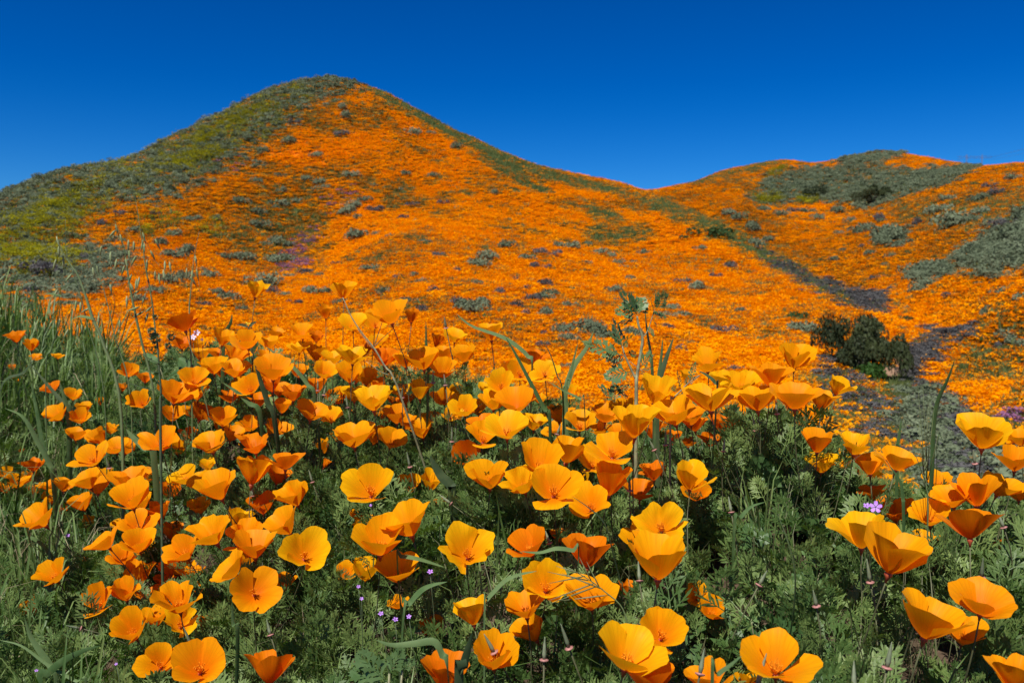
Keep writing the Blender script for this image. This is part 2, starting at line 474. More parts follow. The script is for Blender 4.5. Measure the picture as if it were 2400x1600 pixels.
# right hills
for u, v, r in ((1500, 452, 150), (1560, 442, 165), (1620, 430, 180), (1700, 404, 192), (1780, 383, 200), (1850, 378, 204), (1920, 387, 205), (1980, 371, 207), (2060, 360, 210),
                (2150, 366, 205), (2230, 384, 188), (2290, 392, 165), (2400, 389, 148), (2700, 380, 125), (3000, 400, 110)):
    sv(u, v, r)
    sv(u, v + 40, r * 1.25); sv(u, v + 140, r * 1.8); sv(u, v + 240, r * 3)
for u, v, r in ((1700, 500, 128), (1800, 470, 160), (1900, 470, 165), (1850, 540, 118), (2000, 500, 140), (2000, 560, 105), (2000, 640, 80), (2070, 700, 62),
                (2150, 480, 122), (2150, 580, 86), (2150, 680, 63), (2280, 440, 120), (2300, 540, 80), (2300, 640, 56), (2300, 740, 44),
                (2400, 460, 100), (2400, 560, 66), (2400, 660, 47), (2400, 760, 37), (2700, 600, 44), (2700, 760, 30),
                (2130, 770, 48), (2190, 790, 45), (2090, 850, 38), (2150, 850, 37), (2150, 920, 31), (2300, 830, 37), (2400, 850, 33), (2280, 930, 29),
                (2400, 950, 26), (2000, 960, 25), (2080, 1010, 22), (2200, 1020, 23), (2300, 1060, 20), (2400, 1080, 18), (1950, 1040, 19), (2050, 1100, 16.5), (2250, 1150, 16), (2400, 1190, 14), (2700, 1100, 15)):
    sv(u, v, r)
for u in (1700, 2050, 2400, 2800):
    sv(u, 650, 900); sv(u, 690, 2500)
# hollow between the near mound and the hills
for u, v, r in ((-300, 960, 9), (-300, 880, 20), (50, 950, 9), (100, 870, 20), (500, 1010, 8), (500, 930, 18), (900, 1110, 6), (900, 1040, 12), (950, 950, 20), (1300, 1160, 6),
                (1300, 1080, 11), (1300, 980, 19), (1700, 1230, 5), (1700, 1140, 10), (1700, 1040, 17), (2100, 1330, 4.5), (2100, 1220, 9), (2400, 1380, 4.5), (2400, 1290, 8.5), (2800, 1300, 6),
                (-300, 840, 4.6), (0, 855, 4.6), (250, 935, 4.4)):
    sv(u, v, r)
# near mound: the ground lies a stem's length under the flower heads
STEM_H = 0.23
for p in FP:
    r = math.hypot(p[0], p[1])
    SURV.append((math.atan2(p[0], p[1]), math.log(r), (p[2] - STEM_H) / r, 0.02))
for u, dz, r in ((-600, -0.9, 2.2), (0, -0.82, 1.2), (1200, -0.78, 0.6), (2400, -0.75, 0.7), (3200, -0.8, 1.0), (1200, -0.95, 0.25), (-600, -0.98, 0.4), (3000, -0.95, 0.4)):
    d = ray(u, 720)
    SURV.append((math.atan2(d[0], d[1]), math.log(r), dz / r if r > 0.5 else dz / r, 0.0))
S = np.array(SURV)
KA, KR = 1.0, 0.22
AZ_MAX, R_MIN, R_MAX = R(52), 0.25, 3000.0


def _tps(d2):
    return np.where(d2 > 1e-14, d2 * np.log(np.maximum(d2, 1e-14)), 0.0) * 0.5


_X = np.stack([S[:, 0] * KA, S[:, 1] * KR], -1)
_n = len(S)
_K = _tps(((_X[:, None] - _X[None]) ** 2).sum(-1)) + np.diag(S[:, 3] + 2e-5)
_P = np.concatenate([np.ones((_n, 1)), _X], 1)
_M = np.block([[_K, _P], [_P.T, np.zeros((3, 3))]])
# value: asinh keeps the steep numbers close to the lens from bending the hills
_sol = np.linalg.solve(_M, np.concatenate([np.arcsinh(S[:, 2] * 2), np.zeros(3)]))
GA, GR = 261, 421
_ga = np.linspace(-AZ_MAX, AZ_MAX, GA); _gr = np.linspace(math.log(R_MIN), math.log(R_MAX), GR)
_tab = np.empty((GA, GR))
for i, a in enumerate(_ga):
    q = np.stack([np.full(GR, a * KA), _gr * KR], -1)
    k = _tps(((q[:, None] - _X[None]) ** 2).sum(-1))
    _tab[i] = np.sinh(k @ _sol[:_n] + _sol[_n] + q @ _sol[_n + 1:]) / 2


def ground_e(a, lr):
    """z / distance of the smooth terrain (bilinear in the fitted table; the side ground continues beyond it)."""
    x = (np.clip(a, -AZ_MAX, AZ_MAX) + AZ_MAX) / (2 * AZ_MAX) * (GA - 1)
    y = (np.clip(lr, _gr[0], _gr[-1]) - _gr[0]) / (_gr[-1] - _gr[0]) * (GR - 1)
    i = np.minimum(x.astype(int), GA - 2); j = np.minimum(y.astype(int), GR - 2)
    fx = x - i; fy = y - j
    return (_tab[i, j] * (1 - fx) + _tab[i + 1, j] * fx) * (1 - fy) + (_tab[i, j + 1] * (1 - fx) + _tab[i + 1, j + 1] * fx) * fy


def ground(x, y):
    """Height of the ground at world x, y (arrays)."""
    x = np.asarray(x, float); y = np.asarray(y, float)
    r = np.maximum(np.hypot(x, y), 0.02)
    a = np.arctan2(x, y)
    lr = np.log(np.maximum(r, R_MIN))
    z = ground_e(a, lr) * np.maximum(r, R_MIN)
    out = np.clip((np.abs(a) - R(45)) / R(40), 0, 1)
    out = out * out * (3 - 2 * out)
    z = z * (1 - out) + out * (-0.98 - 0.05 * r / (1 + r / 60))
    far = np.clip((r - 14) / 25, 0, 1)
    z = z + far * (fbm(x / 9.0, y / 9.0, 3, 4) * 0.55 + fbm(x / 30.0, y / 30.0, 8, 3) * 0.8 * np.clip((r - 30) / 60, 0, 1))
    near = np.clip((14 - r) / 10, 0, 1)
    z = z + near * fbm(x / 0.35, y / 0.35, 5, 3) * 0.035
    return z


def gz(x, y):
    return float(ground(np.array([x]), np.array([y]))[0])


_vis_az = np.linspace(-AZ_MAX, AZ_MAX, 700)
_vis_r = np.exp(np.linspace(math.log(0.4), math.log(700), 900))
_VX = np.sin(_vis_az)[:, None] * _vis_r[None]; _VY = np.cos(_vis_az)[:, None] * _vis_r[None]
_VE = ground(_VX, _VY) / _vis_r[None]
_VMAX = np.maximum.accumulate(_VE, axis=1)


def visible(x, y, margin=0.01):
    """True where the bare terrain at x, y is not hidden behind nearer ground."""
    a = np.arctan2(x, y); r = np.hypot(x, y)
    i = np.clip(((a + AZ_MAX) / (2 * AZ_MAX) * 699).astype(int), 0, 699)
    j = np.clip(np.searchsorted(_vis_r, r) - 2, 0, 899)
    e = ground(x, y) / r
    return e >= _VMAX[i, j] - margin


def hit(u, v, rmin=8.0):
    """First terrain point beyond rmin metres under a photograph pixel."""
    d = ray(u, v); h = math.hypot(d[0], d[1]); d = d / h
    rr = _vis_r[_vis_r > rmin]
    x = d[0] * rr; y = d[1] * rr
    g = ground(x, y) - d[2] * rr
    k = np.argmax(g > 0)
    if g[k] <= 0:
        return None
    r = rr[k]
    if k > 0:
        f = g[k - 1] / (g[k - 1] - g[k]); r = rr[k - 1] + (rr[k] - rr[k - 1]) * f
    return np.array([d[0] * r, d[1] * r, gz(d[0] * r, d[1] * r)])
# ---------------------------------------------------------------- what grows where on the hills (world-fixed plant cover)
# areas are outlined as seen from the viewpoint and then belong to the terrain under them
AREAS = [   # (cover, weight, feather px, outline)
    ('rust', .62, 60, [(250, 500), (430, 450), (560, 400), (680, 420), (760, 500), (740, 600), (640, 700), (400, 740), (200, 700)]),
    ('rust', .45, 60, [(0, 620), (200, 560), (320, 640), (300, 760), (0, 760)]),
    ('rust', .66, 50, [(1900, 560), (2050, 470), (2250, 430), (2450, 400), (2450, 560), (2250, 640), (2100, 700), (2000, 660)]),  # right hill: slope shade put into the cover as darker poppies
    ('rust', .45, 40, [(2150, 700), (2450, 640), (2450, 800), (2250, 780)]),
    ('rust', .70, 24, [(1500, 455), (1680, 430), (1780, 480), (1880, 560), (1990, 640), (2080, 690), (2060, 715), (1960, 675), (1860, 612), (1760, 556), (1650, 505)]),  # just beyond the spur: darker cover stands in for shading
    ('rust', .35, 50, [(1050, 700), (1300, 640), (1500, 720), (1650, 860), (1300, 900), (1050, 820)]),
    ('herb', .45, 48, [(-900, 540), (0, 455), (110, 410), (275, 380), (400, 330), (500, 280), (600, 230), (700, 190), (775, 180), (830, 195), (790, 215), (720, 250), (660, 285), (620, 330), (600, 365),
                       (520, 385), (470, 420), (420, 445), (370, 462), (300, 460), (230, 478), (150, 505), (70, 535), (0, 550), (-900, 720)]),
    ('herb', .66, 16, [(1755, 470), (1790, 425), (1860, 405), (1950, 395), (2060, 400), (2170, 402), (2285, 396), (2240, 425), (2150, 450), (2080, 478), (2040, 488), (1960, 470), (1880, 468), (1800, 478)]),
    ('herb', .5, 30, [(2255, 590), (2300, 560), (2370, 520), (2440, 490), (2600, 470), (2600, 640), (2400, 632), (2320, 642), (2270, 628)]),
    ('mustard', .13, 30, [(-900, 600), (0, 500), (200, 430), (400, 345), (560, 270), (700, 205), (720, 240), (600, 340), (460, 410), (300, 480), (100, 560), (0, 600), (-900, 800)]),
    ('sage', .38, 44, [(-900, 540), (0, 455), (110, 410), (275, 380), (400, 330), (500, 280), (600, 230), (700, 190), (775, 180), (830, 195), (790, 215), (720, 250), (660, 285), (620, 330), (600, 365),
                       (520, 385), (470, 420), (420, 445), (370, 462), (300, 460), (230, 478), (150, 505), (70, 535), (0, 550), (-900, 720)]),
    ('sage', .10, 40, [(-200, 620), (0, 570), (200, 530), (300, 600), (250, 700), (0, 720), (-200, 720)]),
    ('mustard', .32, 16, [(60, 525), (120, 480), (220, 440), (250, 425), (240, 450), (150, 500), (90, 540), (30, 570), (-60, 590), (-40, 570)]),
    ('mustard', .12, 24, [(0, 590), (110, 545), (190, 515), (180, 560), (110, 590), (40, 610), (-80, 640), (-60, 610)]),
    ('mustard', .34, 14, [(430, 340), (540, 280), (620, 245), (640, 260), (560, 305), (470, 345), (420, 365)]),
    ('mustard', .45, 10, [(400, 385), (460, 360), (530, 350), (530, 368), (450, 392), (400, 402)]),
    ('mustard', .2, 22, [(340, 515), (420, 515), (400, 545), (330, 545)]),
    ('mustard', .08, 24, [(60, 610), (200, 600), (180, 640), (60, 650)]),
    ('mustard', .16, 24, [(480, 525), (520, 525), (520, 560), (470, 560)]),
    ('orange', .55, 8, [(140, 418), (180, 412), (175, 428), (145, 430)]),
    ('orange', .6, 8, [(200, 460), (250, 445), (245, 465), (200, 478)]),
    ('orange', .5, 8, [(300, 385), (350, 372), (345, 392), (300, 402)]),
    ('herb', .78, 10, [(840, 195), (900, 216), (1000, 268), (1100, 318), (1200, 366), (1300, 402), (1400, 430), (1470, 445), (1470, 462), (1390, 450), (1290, 428), (1200, 398), (1090, 346), (1000, 298), (930, 255), (880, 228)]),
    ('herb', .8, 10, [(1120, 345), (1190, 385), (1240, 420), (1290, 452), (1250, 450), (1190, 425), (1130, 380)]),
    ('herb', .75, 10, [(1370, 478), (1420, 490), (1470, 520), (1420, 522), (1375, 505)]),
    ('soil', .42, 14, [(1370, 548), (1420, 532), (1490, 535), (1510, 556), (1440, 566), (1380, 566)]),
    ('herb', .45, 12, [(1360, 540), (1420, 530), (1520, 535), (1540, 560), (1440, 575), (1370, 575)]),
    ('soil', .45, 10, [(1510, 580), (1560, 580), (1600, 600), (1590, 615), (1530, 605)]),
    ('herb', .66, 11, [(1480, 452), (1560, 470), (1660, 510), (1760, 558), (1860, 614), (1960, 678), (2055, 728), (2000, 730), (1900, 680), (1800, 624), (1700, 572), (1600, 522), (1500, 478)]),
    ('brush', .25, 14, [(1760, 570), (1860, 625), (1960, 680), (2055, 728), (2000, 728), (1900, 678), (1800, 618)]),
    ('brush', .92, 8, [(1940, 655), (2000, 680), (2090, 690), (2080, 715), (2055, 738), (2000, 722)]),
    ('sage', .40, 16, [(1755, 470), (1790, 425), (1860, 405), (1950, 395), (2060, 400), (2170, 402), (2285, 396), (2240, 425), (2150, 450), (2080, 478), (2040, 488), (1960, 470), (1880, 468), (1800, 478)]),
    ('mustard', .55, 10, [(1770, 474), (1830, 462), (1840, 470), (1790, 480)]),
    ('mustard', .45, 8, [(1870, 468), (1920, 462), (1910, 480), (1870, 480)]),
    ('mustard', .35, 8, [(1800, 405), (1840, 392), (1835, 410), (1800, 420)]),
    ('herb', .55, 8, [(1560, 438), (1640, 420), (1720, 398), (1800, 376), (1850, 372), (1810, 392), (1720, 414), (1640, 434)]),
    ('sage', .45, 12, [(1960, 375), (2030, 358), (2110, 360), (2080, 380), (1990, 392)]),
    ('sage', .36, 34, [(2255, 590), (2300, 560), (2370, 520), (2440, 490), (2600, 470), (2600, 640), (2400, 632), (2320, 642), (2270, 628)]),
    ('sage', .5, 12, [(2060, 560), (2130, 545), (2130, 572), (2050, 580)]),
    ('sage', .5, 14, [(2150, 640), (2230, 620), (2230, 645), (2150, 660)]),
    ('herb', .35, 20, [(2100, 480), (2400, 440), (2400, 520), (2250, 545), (2100, 530)]),
    ('soil', .93, 6, [(2080, 815), (2118, 785), (2138, 830), (2155, 885), (2160, 920), (2100, 925), (2040, 915), (2040, 870), (2070, 845)]),
    ('soil', .5, 8, [(1950, 820), (1985, 835), (2000, 860), (1960, 850)]),
    ('brush', .85, 8, [(2165, 765), (2210, 780), (2260, 776), (2320, 762), (2270, 790), (2225, 815), (2190, 840), (2165, 860), (2160, 900), (2140, 905), (2130, 850), (2125, 820), (2170, 805), (2185, 785)]),
    ('brush', .72, 18, [(2130, 900), (2180, 900), (2230, 940), (2290, 990), (2330, 1050), (2400, 1110), (2600, 1180), (2600, 1400), (2250, 1400), (2150, 1150), (2110, 1050), (2080, 990), (2100, 950)]),
    ('sage', .14, 20, [(2130, 900), (2230, 940), (2330, 1050), (2600, 1180), (2600, 1400), (2250, 1400), (2110, 1050), (2080, 990)]),
    ('herb', .26, 20, [(2100, 900), (2230, 940), (2330, 1050), (2600, 1180), (2600, 1400), (2150, 1400), (2060, 1050), (2080, 990)]),
    ('herb', .85, 10, [(2070, 895), (2140, 890), (2150, 925), (2100, 950), (2060, 930)]),
    ('herb', .52, 20, [(1880, 870), (1990, 900), (2090, 980), (2140, 1060), (2180, 1200), (1950, 1100), (1900, 1000)]),
    ('brush', .36, 20, [(1930, 840), (2010, 890), (2080, 960), (2080, 1040), (1980, 1010), (1920, 920)]),
    ('soil', .30, 14, [(2060, 1000), (2100, 1060), (2090, 1090), (2040, 1040)]),
    ('soil', .55, 12, [(2260, 830), (2330, 800), (2420, 750), (2420, 790), (2340, 830), (2270, 860)]),
    ('herb', .45, 16, [(2230, 850), (2420, 780), (2420, 900), (2300, 900), (2240, 890)]),
    ('herb', .5, 14, [(2330, 960), (2440, 930), (2440, 1020), (2350, 1020)]),
    ('lupine', .34, 14, [(690, 560), (740, 540), (750, 560), (700, 600), (660, 600)]),
    ('lupine', .16, 14, [(650, 590), (720, 580), (740, 620), (660, 640)]),
    ('lupine', .14, 14, [(470, 375), (560, 375), (570, 395), (490, 400)]),
    ('lupine', .14, 16, [(760, 470), (840, 440), (860, 470), (770, 500)]),
    ('lupine', .45, 10, [(2350, 985), (2420, 965), (2420, 1000), (2360, 1005)]),
    ('herb', .30, 40, [(560, 480), (760, 480), (760, 640), (600, 660), (520, 560)]),
    ('soil', .5, 6, [(780, 300), (830, 295), (830, 310), (790, 318)]),
    ('soil', .3, 12, [(385, 480), (440, 445), (470, 430), (430, 480), (390, 500)]),
]
COVERS = ('orange', 'rust', 'herb', 'sage', 'mustard', 'soil', 'brush', 'lupine')


def _poly_soft(u, v, poly, feather):
    """1 inside the outline, 0 outside, soft over the feather."""
    P = np.array(poly, float)
    inside = np.zeros(u.shape, bool)
    dist = np.full(u.shape, 1e9)
    for k in range(len(P)):
        x0, y0 = P[k]; x1, y1 = P[(k + 1) % len(P)]
        cross = ((y0 > v) != (y1 > v))
        xi = x0 + (v - y0) / np.where(abs(y1 - y0) < 1e-9, 1e-9, (y1 - y0)) * (x1 - x0)
        inside ^= cross & (u < xi)
        L2 = (x1 - x0) ** 2 + (y1 - y0) ** 2
        t = np.clip(((u - x0) * (x1 - x0) + (v - y0) * (y1 - y0)) / max(L2, 1e-9), 0, 1)
        dist = np.minimum(dist, np.hypot(u - x0 - t * (x1 - x0), v - y0 - t * (y1 - y0)))
    sd = np.where(inside, dist, -dist)
    s = np.clip(0.5 + sd / (2 * feather), 0, 1)
    return s * s * (3 - 2 * s)


def cover(x, y):
    """Shares of each plant cover at world x, y -> dict of arrays summing to one."""
    x = np.asarray(x, float); y = np.asarray(y, float)
    z = ground(x, y)
    u, v, d = project(np.stack([x, y, z], -1))
    k = np.clip(60.0 / np.maximum(d, 5), 0.3, 2)
    u = u + 15 * k * fbm(x / 3.0, y / 3.0, 21, 3)
    v = v + 7 * k * fbm(x / 3.0, y / 3.0, 41, 3)
    patch = fbm(x / 2.2, y / 3.2, 61, 4)
    patch2 = fbm(x / 7.0, y / 9.0, 71, 3)
    w = {c: np.zeros_like(x) for c in COVERS}
    w['orange'] = np.clip(0.70 + 0.70 * patch2 + 0.95 * patch, 0.10, 0.985)
    w['rust'] = (1 - w['orange']) * 0.72
    w['herb'] = (1 - w['orange']) * 0.28
    for c, s, f, poly in AREAS:
        m = s * _poly_soft(u, v, poly, f)
        m = np.clip(m * (1 + 0.9 * patch), 0, 1)
        for q in COVERS:
            w[q] = w[q] * (1 - m)
        w[c] = w[c] + m
    r = np.hypot(x, y)
    nearm = np.clip((7.5 - r) / 3, 0, 1)         # the near mound is built plant by plant
    for q in COVERS:
        w[q] = w[q] * (1 - nearm)
    w['soil'] = w['soil'] + nearm
    return w


# ---------------------------------------------------------------- terrain mesh
_front = np.linspace(-AZ_MAX, AZ_MAX, 460)
_back = np.linspace(AZ_MAX, 2 * math.pi - AZ_MAX, 62)[1:-1]
_az = np.concatenate([_front, _back])
_rr = np.concatenate([[0.03, 0.12], np.exp(np.linspace(math.log(0.28), math.log(3000), 520))])
_tx = np.sin(_az)[:, None] * _rr[None]; _ty = np.cos(_az)[:, None] * _rr[None]
_tz = ground(_tx, _ty)
_na, _nr = _tx.shape
_tv = np.stack([_tx, _ty, _tz], -1).reshape(-1, 3)
_ii, _jj = np.meshgrid(np.arange(_na), np.arange(_nr - 1), indexing='ij')
_i2 = (_ii + 1) % _na
_tf = np.stack([_ii * _nr + _jj, _ii * _nr + _jj + 1, _i2 * _nr + _jj + 1, _i2 * _nr + _jj], -1).reshape(-1, 4)
tme = bpy.data.meshes.new('terrain')
tme.vertices.add(len(_tv)); tme.vertices.foreach_set('co', _tv.astype(np.float32).ravel())
tme.loops.add(_tf.size); tme.loops.foreach_set('vertex_index', _tf.astype(np.int32).ravel())
tme.polygons.add(len(_tf)); tme.polygons.foreach_set('loop_start', np.arange(0, _tf.size, 4, dtype=np.int32))
tme.polygons.foreach_set('use_smooth', np.ones(len(_tf), bool))
tme.update(calc_edges=True)
_cv = cover(_tv[:, 0], _tv[:, 1])
GROUND_COL = {'orange': (0.17, 0.085, 0.010), 'rust': (0.13, 0.065, 0.012), 'herb': (0.055, 0.075, 0.02), 'sage': (0.06, 0.072, 0.045), 'mustard': (0.12, 0.12, 0.012), 'soil': (0.30, 0.19, 0.12),
              'brush': (0.075, 0.07, 0.065), 'lupine': (0.10, 0.07, 0.09)}
_base = sum(_cv[c][:, None] * np.array(GROUND_COL[c])[None] for c in COVERS)
_nr7 = np.clip((7.5 - np.hypot(_tv[:, 0], _tv[:, 1])) / 3, 0, 1)[:, None]
_base = _base * (1 - _nr7) + np.array((0.085, 0.06, 0.04)) * _nr7
_ca = np.concatenate([_base, _cv['orange'][:, None]], 1).astype(np.float32)
_at = tme.attributes.new('cover', 'FLOAT_COLOR', 'POINT')
_at.data.foreach_set('color', _ca.ravel())

m_ground, nt, out = new_mat('hill_ground')
_a = nd(nt, 'ShaderNodeAttribute'); _a.attribute_name = 'cover'
_g = nd(nt, 'ShaderNodeNewGeometry')
_n1 = nd(nt, 'ShaderNodeTexNoise'); _n1.inputs['Scale'].default_value = 2.6; _n1.inputs['Detail'].default_value = 6; _n1.inputs['Roughness'].default_value = 0.7
_n2 = nd(nt, 'ShaderNodeTexNoise'); _n2.inputs['Scale'].default_value = 9.0; _n2.inputs['Detail'].default_value = 4
_n3 = nd(nt, 'ShaderNodeTexNoise'); _n3.inputs['Scale'].default_value = 45.0; _n3.inputs['Detail'].default_value = 4
for _q in (_n1, _n2, _n3):
    nt.links.new(_g.outputs['Position'], _q.inputs['Vector'])
_mv = nd(nt, 'ShaderNodeMapRange'); _mv.inputs[1].default_value = 0.3; _mv.inputs[2].default_value = 0.7; _mv.inputs[3].default_value = 0.55; _mv.inputs[4].default_value = 1.35
nt.links.new(_n3.outputs[0], _mv.inputs[0])
_hv = nd(nt, 'ShaderNodeHueSaturation'); nt.links.new(_a.outputs['Color'], _hv.inputs['Color']); nt.links.new(_mv.outputs[0], _hv.inputs['Value'])
_th = nd(nt, 'ShaderNodeMath', operation='ADD'); nt.links.new(_a.outputs['Alpha'], _th.inputs[0])
_nm = nd(nt, 'ShaderNodeMath', operation='MULTIPLY_ADD'); _nm.inputs[1].default_value = 1.6; _nm.inputs[2].default_value = -0.8
nt.links.new(_n1.outputs[0], _nm.inputs[0]); nt.links.new(_nm.outputs[0], _th.inputs[1])
_st = nd(nt, 'ShaderNodeMapRange'); _st.interpolation_type = 'SMOOTHSTEP'; _st.inputs[1].default_value = 0.62; _st.inputs[2].default_value = 0.9
nt.links.new(_th.outputs[0], _st.inputs[0])
_or = ramp(nt, [(0.3, (0.55, 0.10, 0.004)), (0.7, (0.80, 0.20, 0.006))])
nt.links.new(_n2.outputs[0], _or.inputs[0])
_mx = nd(nt, 'ShaderNodeMix', data_type='RGBA')
nt.links.new(_st.outputs[0], _mx.inputs['Factor']); nt.links.new(_hv.outputs[0], _mx.inputs['A']); nt.links.new(_or.outputs[0], _mx.inputs['B'])
_pb = nd(nt, 'ShaderNodeBsdfPrincipled'); _pb.inputs['Roughness'].default_value = 0.95; _pb.inputs['Specular IOR Level'].default_value = 0.05
nt.links.new(_mx.outputs['Result'], _pb.inputs['Base Color'])
_bp = nd(nt, 'ShaderNodeBump'); _bp.inputs['Strength'].default_value = 0.6; _bp.inputs['Distance'].default_value = 0.15
nt.links.new(_n2.outputs[0], _bp.inputs['Height']); nt.links.new(_bp.outputs[0], _pb.inputs['Normal'])
nt.links.new(_pb.outputs[0], out.inputs['Surface'])
tag(obj('terrain', tme, m_ground), 'steep rolling hills with a gully and a near grassy mound', 'hills', kind='structure')
# ---------------------------------------------------------------- instanced plant cover (kind = stuff)
def variants(name, meshes):
    c = bpy.data.collections.new(name)          # not linked to the scene: only a source for the instances
    for i, me in enumerate(meshes):
        o = bpy.data.objects.new('%s_%d' % (name, i), me)
        c.objects.link(o)
    return c


def scatter(name, coll, pts, rots, scales, label, cat):
    """One object of kind stuff: instances of the meshes in coll on points."""
    n = len(pts)
    me = bpy.data.meshes.new(name)
    me.vertices.add(n)
    me.vertices.foreach_set('co', np.asarray(pts, np.float32).ravel())
    a = me.attributes.new('rot', 'FLOAT_VECTOR', 'POINT'); a.data.foreach_set('vector', np.asarray(rots, np.float32).ravel())
    s = np.asarray(scales, np.float32)
    if s.ndim == 1:
        s = np.repeat(s[:, None], 3, 1)
    a = me.attributes.new('siz', 'FLOAT_VECTOR', 'POINT'); a.data.foreach_set('vector', s.ravel())
    a = me.attributes.new('pick', 'INT', 'POINT'); a.data.foreach_set('value', rng.integers(0, len(coll.objects), n).astype(np.int32))
    o = obj(name, me)
    ng = bpy.data.node_groups.new(name + '_scatter', 'GeometryNodeTree')
    ng.interface.new_socket('Geometry', in_out='INPUT', socket_type='NodeSocketGeometry')
    ng.interface.new_socket('Geometry', in_out='OUTPUT', socket_type='NodeSocketGeometry')
    gi = ng.nodes.new('NodeGroupInput'); go = ng.nodes.new('NodeGroupOutput')
    ci = ng.nodes.new('GeometryNodeCollectionInfo'); ci.inputs['Collection'].default_value = coll
    ci.inputs['Separate Children'].default_value = True; ci.inputs['Reset Children'].default_value = True
    ip = ng.nodes.new('GeometryNodeInstanceOnPoints'); ip.inputs['Pick Instance'].default_value = True

    def attr(nm, ty):
        q = ng.nodes.new('GeometryNodeInputNamedAttribute'); q.data_type = ty; q.inputs['Name'].default_value = nm
        return q.outputs[0]
    e2r = ng.nodes.new('FunctionNodeEulerToRotation')
    ng.links.new(attr('rot', 'FLOAT_VECTOR'), e2r.inputs[0])
    ng.links.new(gi.outputs[0], ip.inputs['Points'])
    ng.links.new(ci.outputs[0], ip.inputs['Instance'])
    ng.links.new(e2r.outputs[0], ip.inputs['Rotation'])
    ng.links.new(attr('siz', 'FLOAT_VECTOR'), ip.inputs['Scale'])
    ng.links.new(attr('pick', 'INT'), ip.inputs['Instance Index'])
    ng.links.new(ip.outputs[0], go.inputs[0])
    md = o.modifiers.new('scatter', 'NODES'); md.node_group = ng
    return tag(o, label, cat, kind='stuff')


def flower_patch(seed, n_fl, n_lf, rad, size, hgt, mats_fl, mats_lf):
    """A small patch of flowers seen from afar: folded petals over a tuft of leaves."""
    r = random.Random(seed)
    v, f, mi = [], [], []
    for i in range(n_lf):
        a = r.uniform(0, 6.283); d = rad * math.sqrt(r.random())
        x, y = d * math.cos(a), d * math.sin(a); h = hgt * r.uniform(0.5, 1.0)
        b = r.uniform(0, 6.283); w = r.uniform(.02, .045)
        lx, ly = r.uniform(-.1, .1), r.uniform(-.1, .1)
        o = len(v)
        v += [(x - w * math.cos(b), y - w * math.sin(b), -0.05), (x + w * math.cos(b), y + w * math.sin(b), -0.05), (x + lx, y + ly, h)]
        f.append((o, o + 1, o + 2)); mi.append(1)
    for i in range(n_fl):
        a = r.uniform(0, 6.283); d = rad * math.sqrt(r.random())
        x, y = d * math.cos(a), d * math.sin(a); h = hgt * r.uniform(0.75, 1.3)
        s = size * r.uniform(0.7, 1.3); b = r.uniform(0, 6.283)
        c, q = math.cos(b), math.sin(b)
        lift = s * r.uniform(0.1, 0.5)
        tx, ty = r.uniform(-.5, .5), r.uniform(-.5, .5)
        o = len(v)
        P = [(0, 0, 0), (s, 0, lift), (0.1 * s, s, lift * r.uniform(.6, 1.2)), (-s, 0.1 * s, lift), (0, -s, lift * r.uniform(.6, 1.2))]
        for (px, py, pz) in P:
            X, Y = c * px - q * py, q * px + c * py
            v.append((x + X, y + Y, h + pz + tx * X + ty * Y))
        f += [(o, o + 1, o + 2), (o, o + 2, o + 3), (o, o + 3, o + 4), (o, o + 4, o + 1)]; mi += [0] * 4
    me = mesh_np('patch', v, f, False)
    me.materials.append(mats_fl); me.materials.append(mats_lf)
    me.polygons.foreach_set('material_index', mi)
    return me


def far_petal(name, c0, c1, trans=0.35):
    m, nt, out = new_mat(name)
    oi = nd(nt, 'ShaderNodeObjectInfo')
    rp = ramp(nt, [(0.0, c0), (1.0, c1)])
    nt.links.new(oi.outputs['Random'], rp.inputs[0])
    d = nd(nt, 'ShaderNodeBsdfDiffuse'); t = nd(nt, 'ShaderNodeBsdfTranslucent'); x = nd(nt, 'ShaderNodeMixShader'); x.inputs[0].default_value = trans
    nt.links.new(rp.outputs[0], d.inputs[0]); nt.links.new(rp.outputs[0], t.inputs[0])
    nt.links.new(d.outputs[0], x.inputs[1]); nt.links.new(t.outputs[0], x.inputs[2]); nt.links.new(x.outputs[0], out.inputs[0])
    return m


m_farorange = far_petal('hill_poppy', (0.88, 0.31, 0.001), (0.95, 0.42, 0.002))
m_farrust = far_petal('hill_deep_poppy', (0.72, 0.19, 0.001), (0.86, 0.29, 0.002))
m_farmustard = far_petal('hill_mustard', (0.22, 0.22, 0.010), (0.36, 0.33, 0.014))
m_farlupine = far_petal('hill_lupine', (0.26, 0.11, 0.22), (0.36, 0.17, 0.32))
m_farleaf = leaf_mat('hill_leaf', (0.085, 0.065, 0.008), (0.15, 0.115, 0.018), 0.25, 0.7, 0.1, 4)
m_farherb = leaf_mat('hill_herb', (0.085, 0.12, 0.032), (0.16, 0.195, 0.065), 0.25, 0.7, 0.1, 4)
m_sage = leaf_mat('sage_leaf', (0.10, 0.128, 0.072), (0.185, 0.22, 0.13), 0.15, 0.8, 0.1, 3, 0.2)
m_brush = leaf_mat('dry_brush', (0.060, 0.058, 0.056), (0.115, 0.112, 0.108), 0.1, 0.85, 0.1, 3, 0.2)
m_oak = leaf_mat('dark_bush_leaf', (0.020, 0.030, 0.010), (0.058, 0.075, 0.026), 0.15, 0.6, 0.2, 3, 0.2)
m_green = leaf_mat('bright_bush_leaf', (0.03, 0.08, 0.012), (0.06, 0.14, 0.02), 0.25, 0.6, 0.2, 3, 0.2)
m_twig = plain_mat('twig', (0.09, 0.07, 0.055), 0.9)

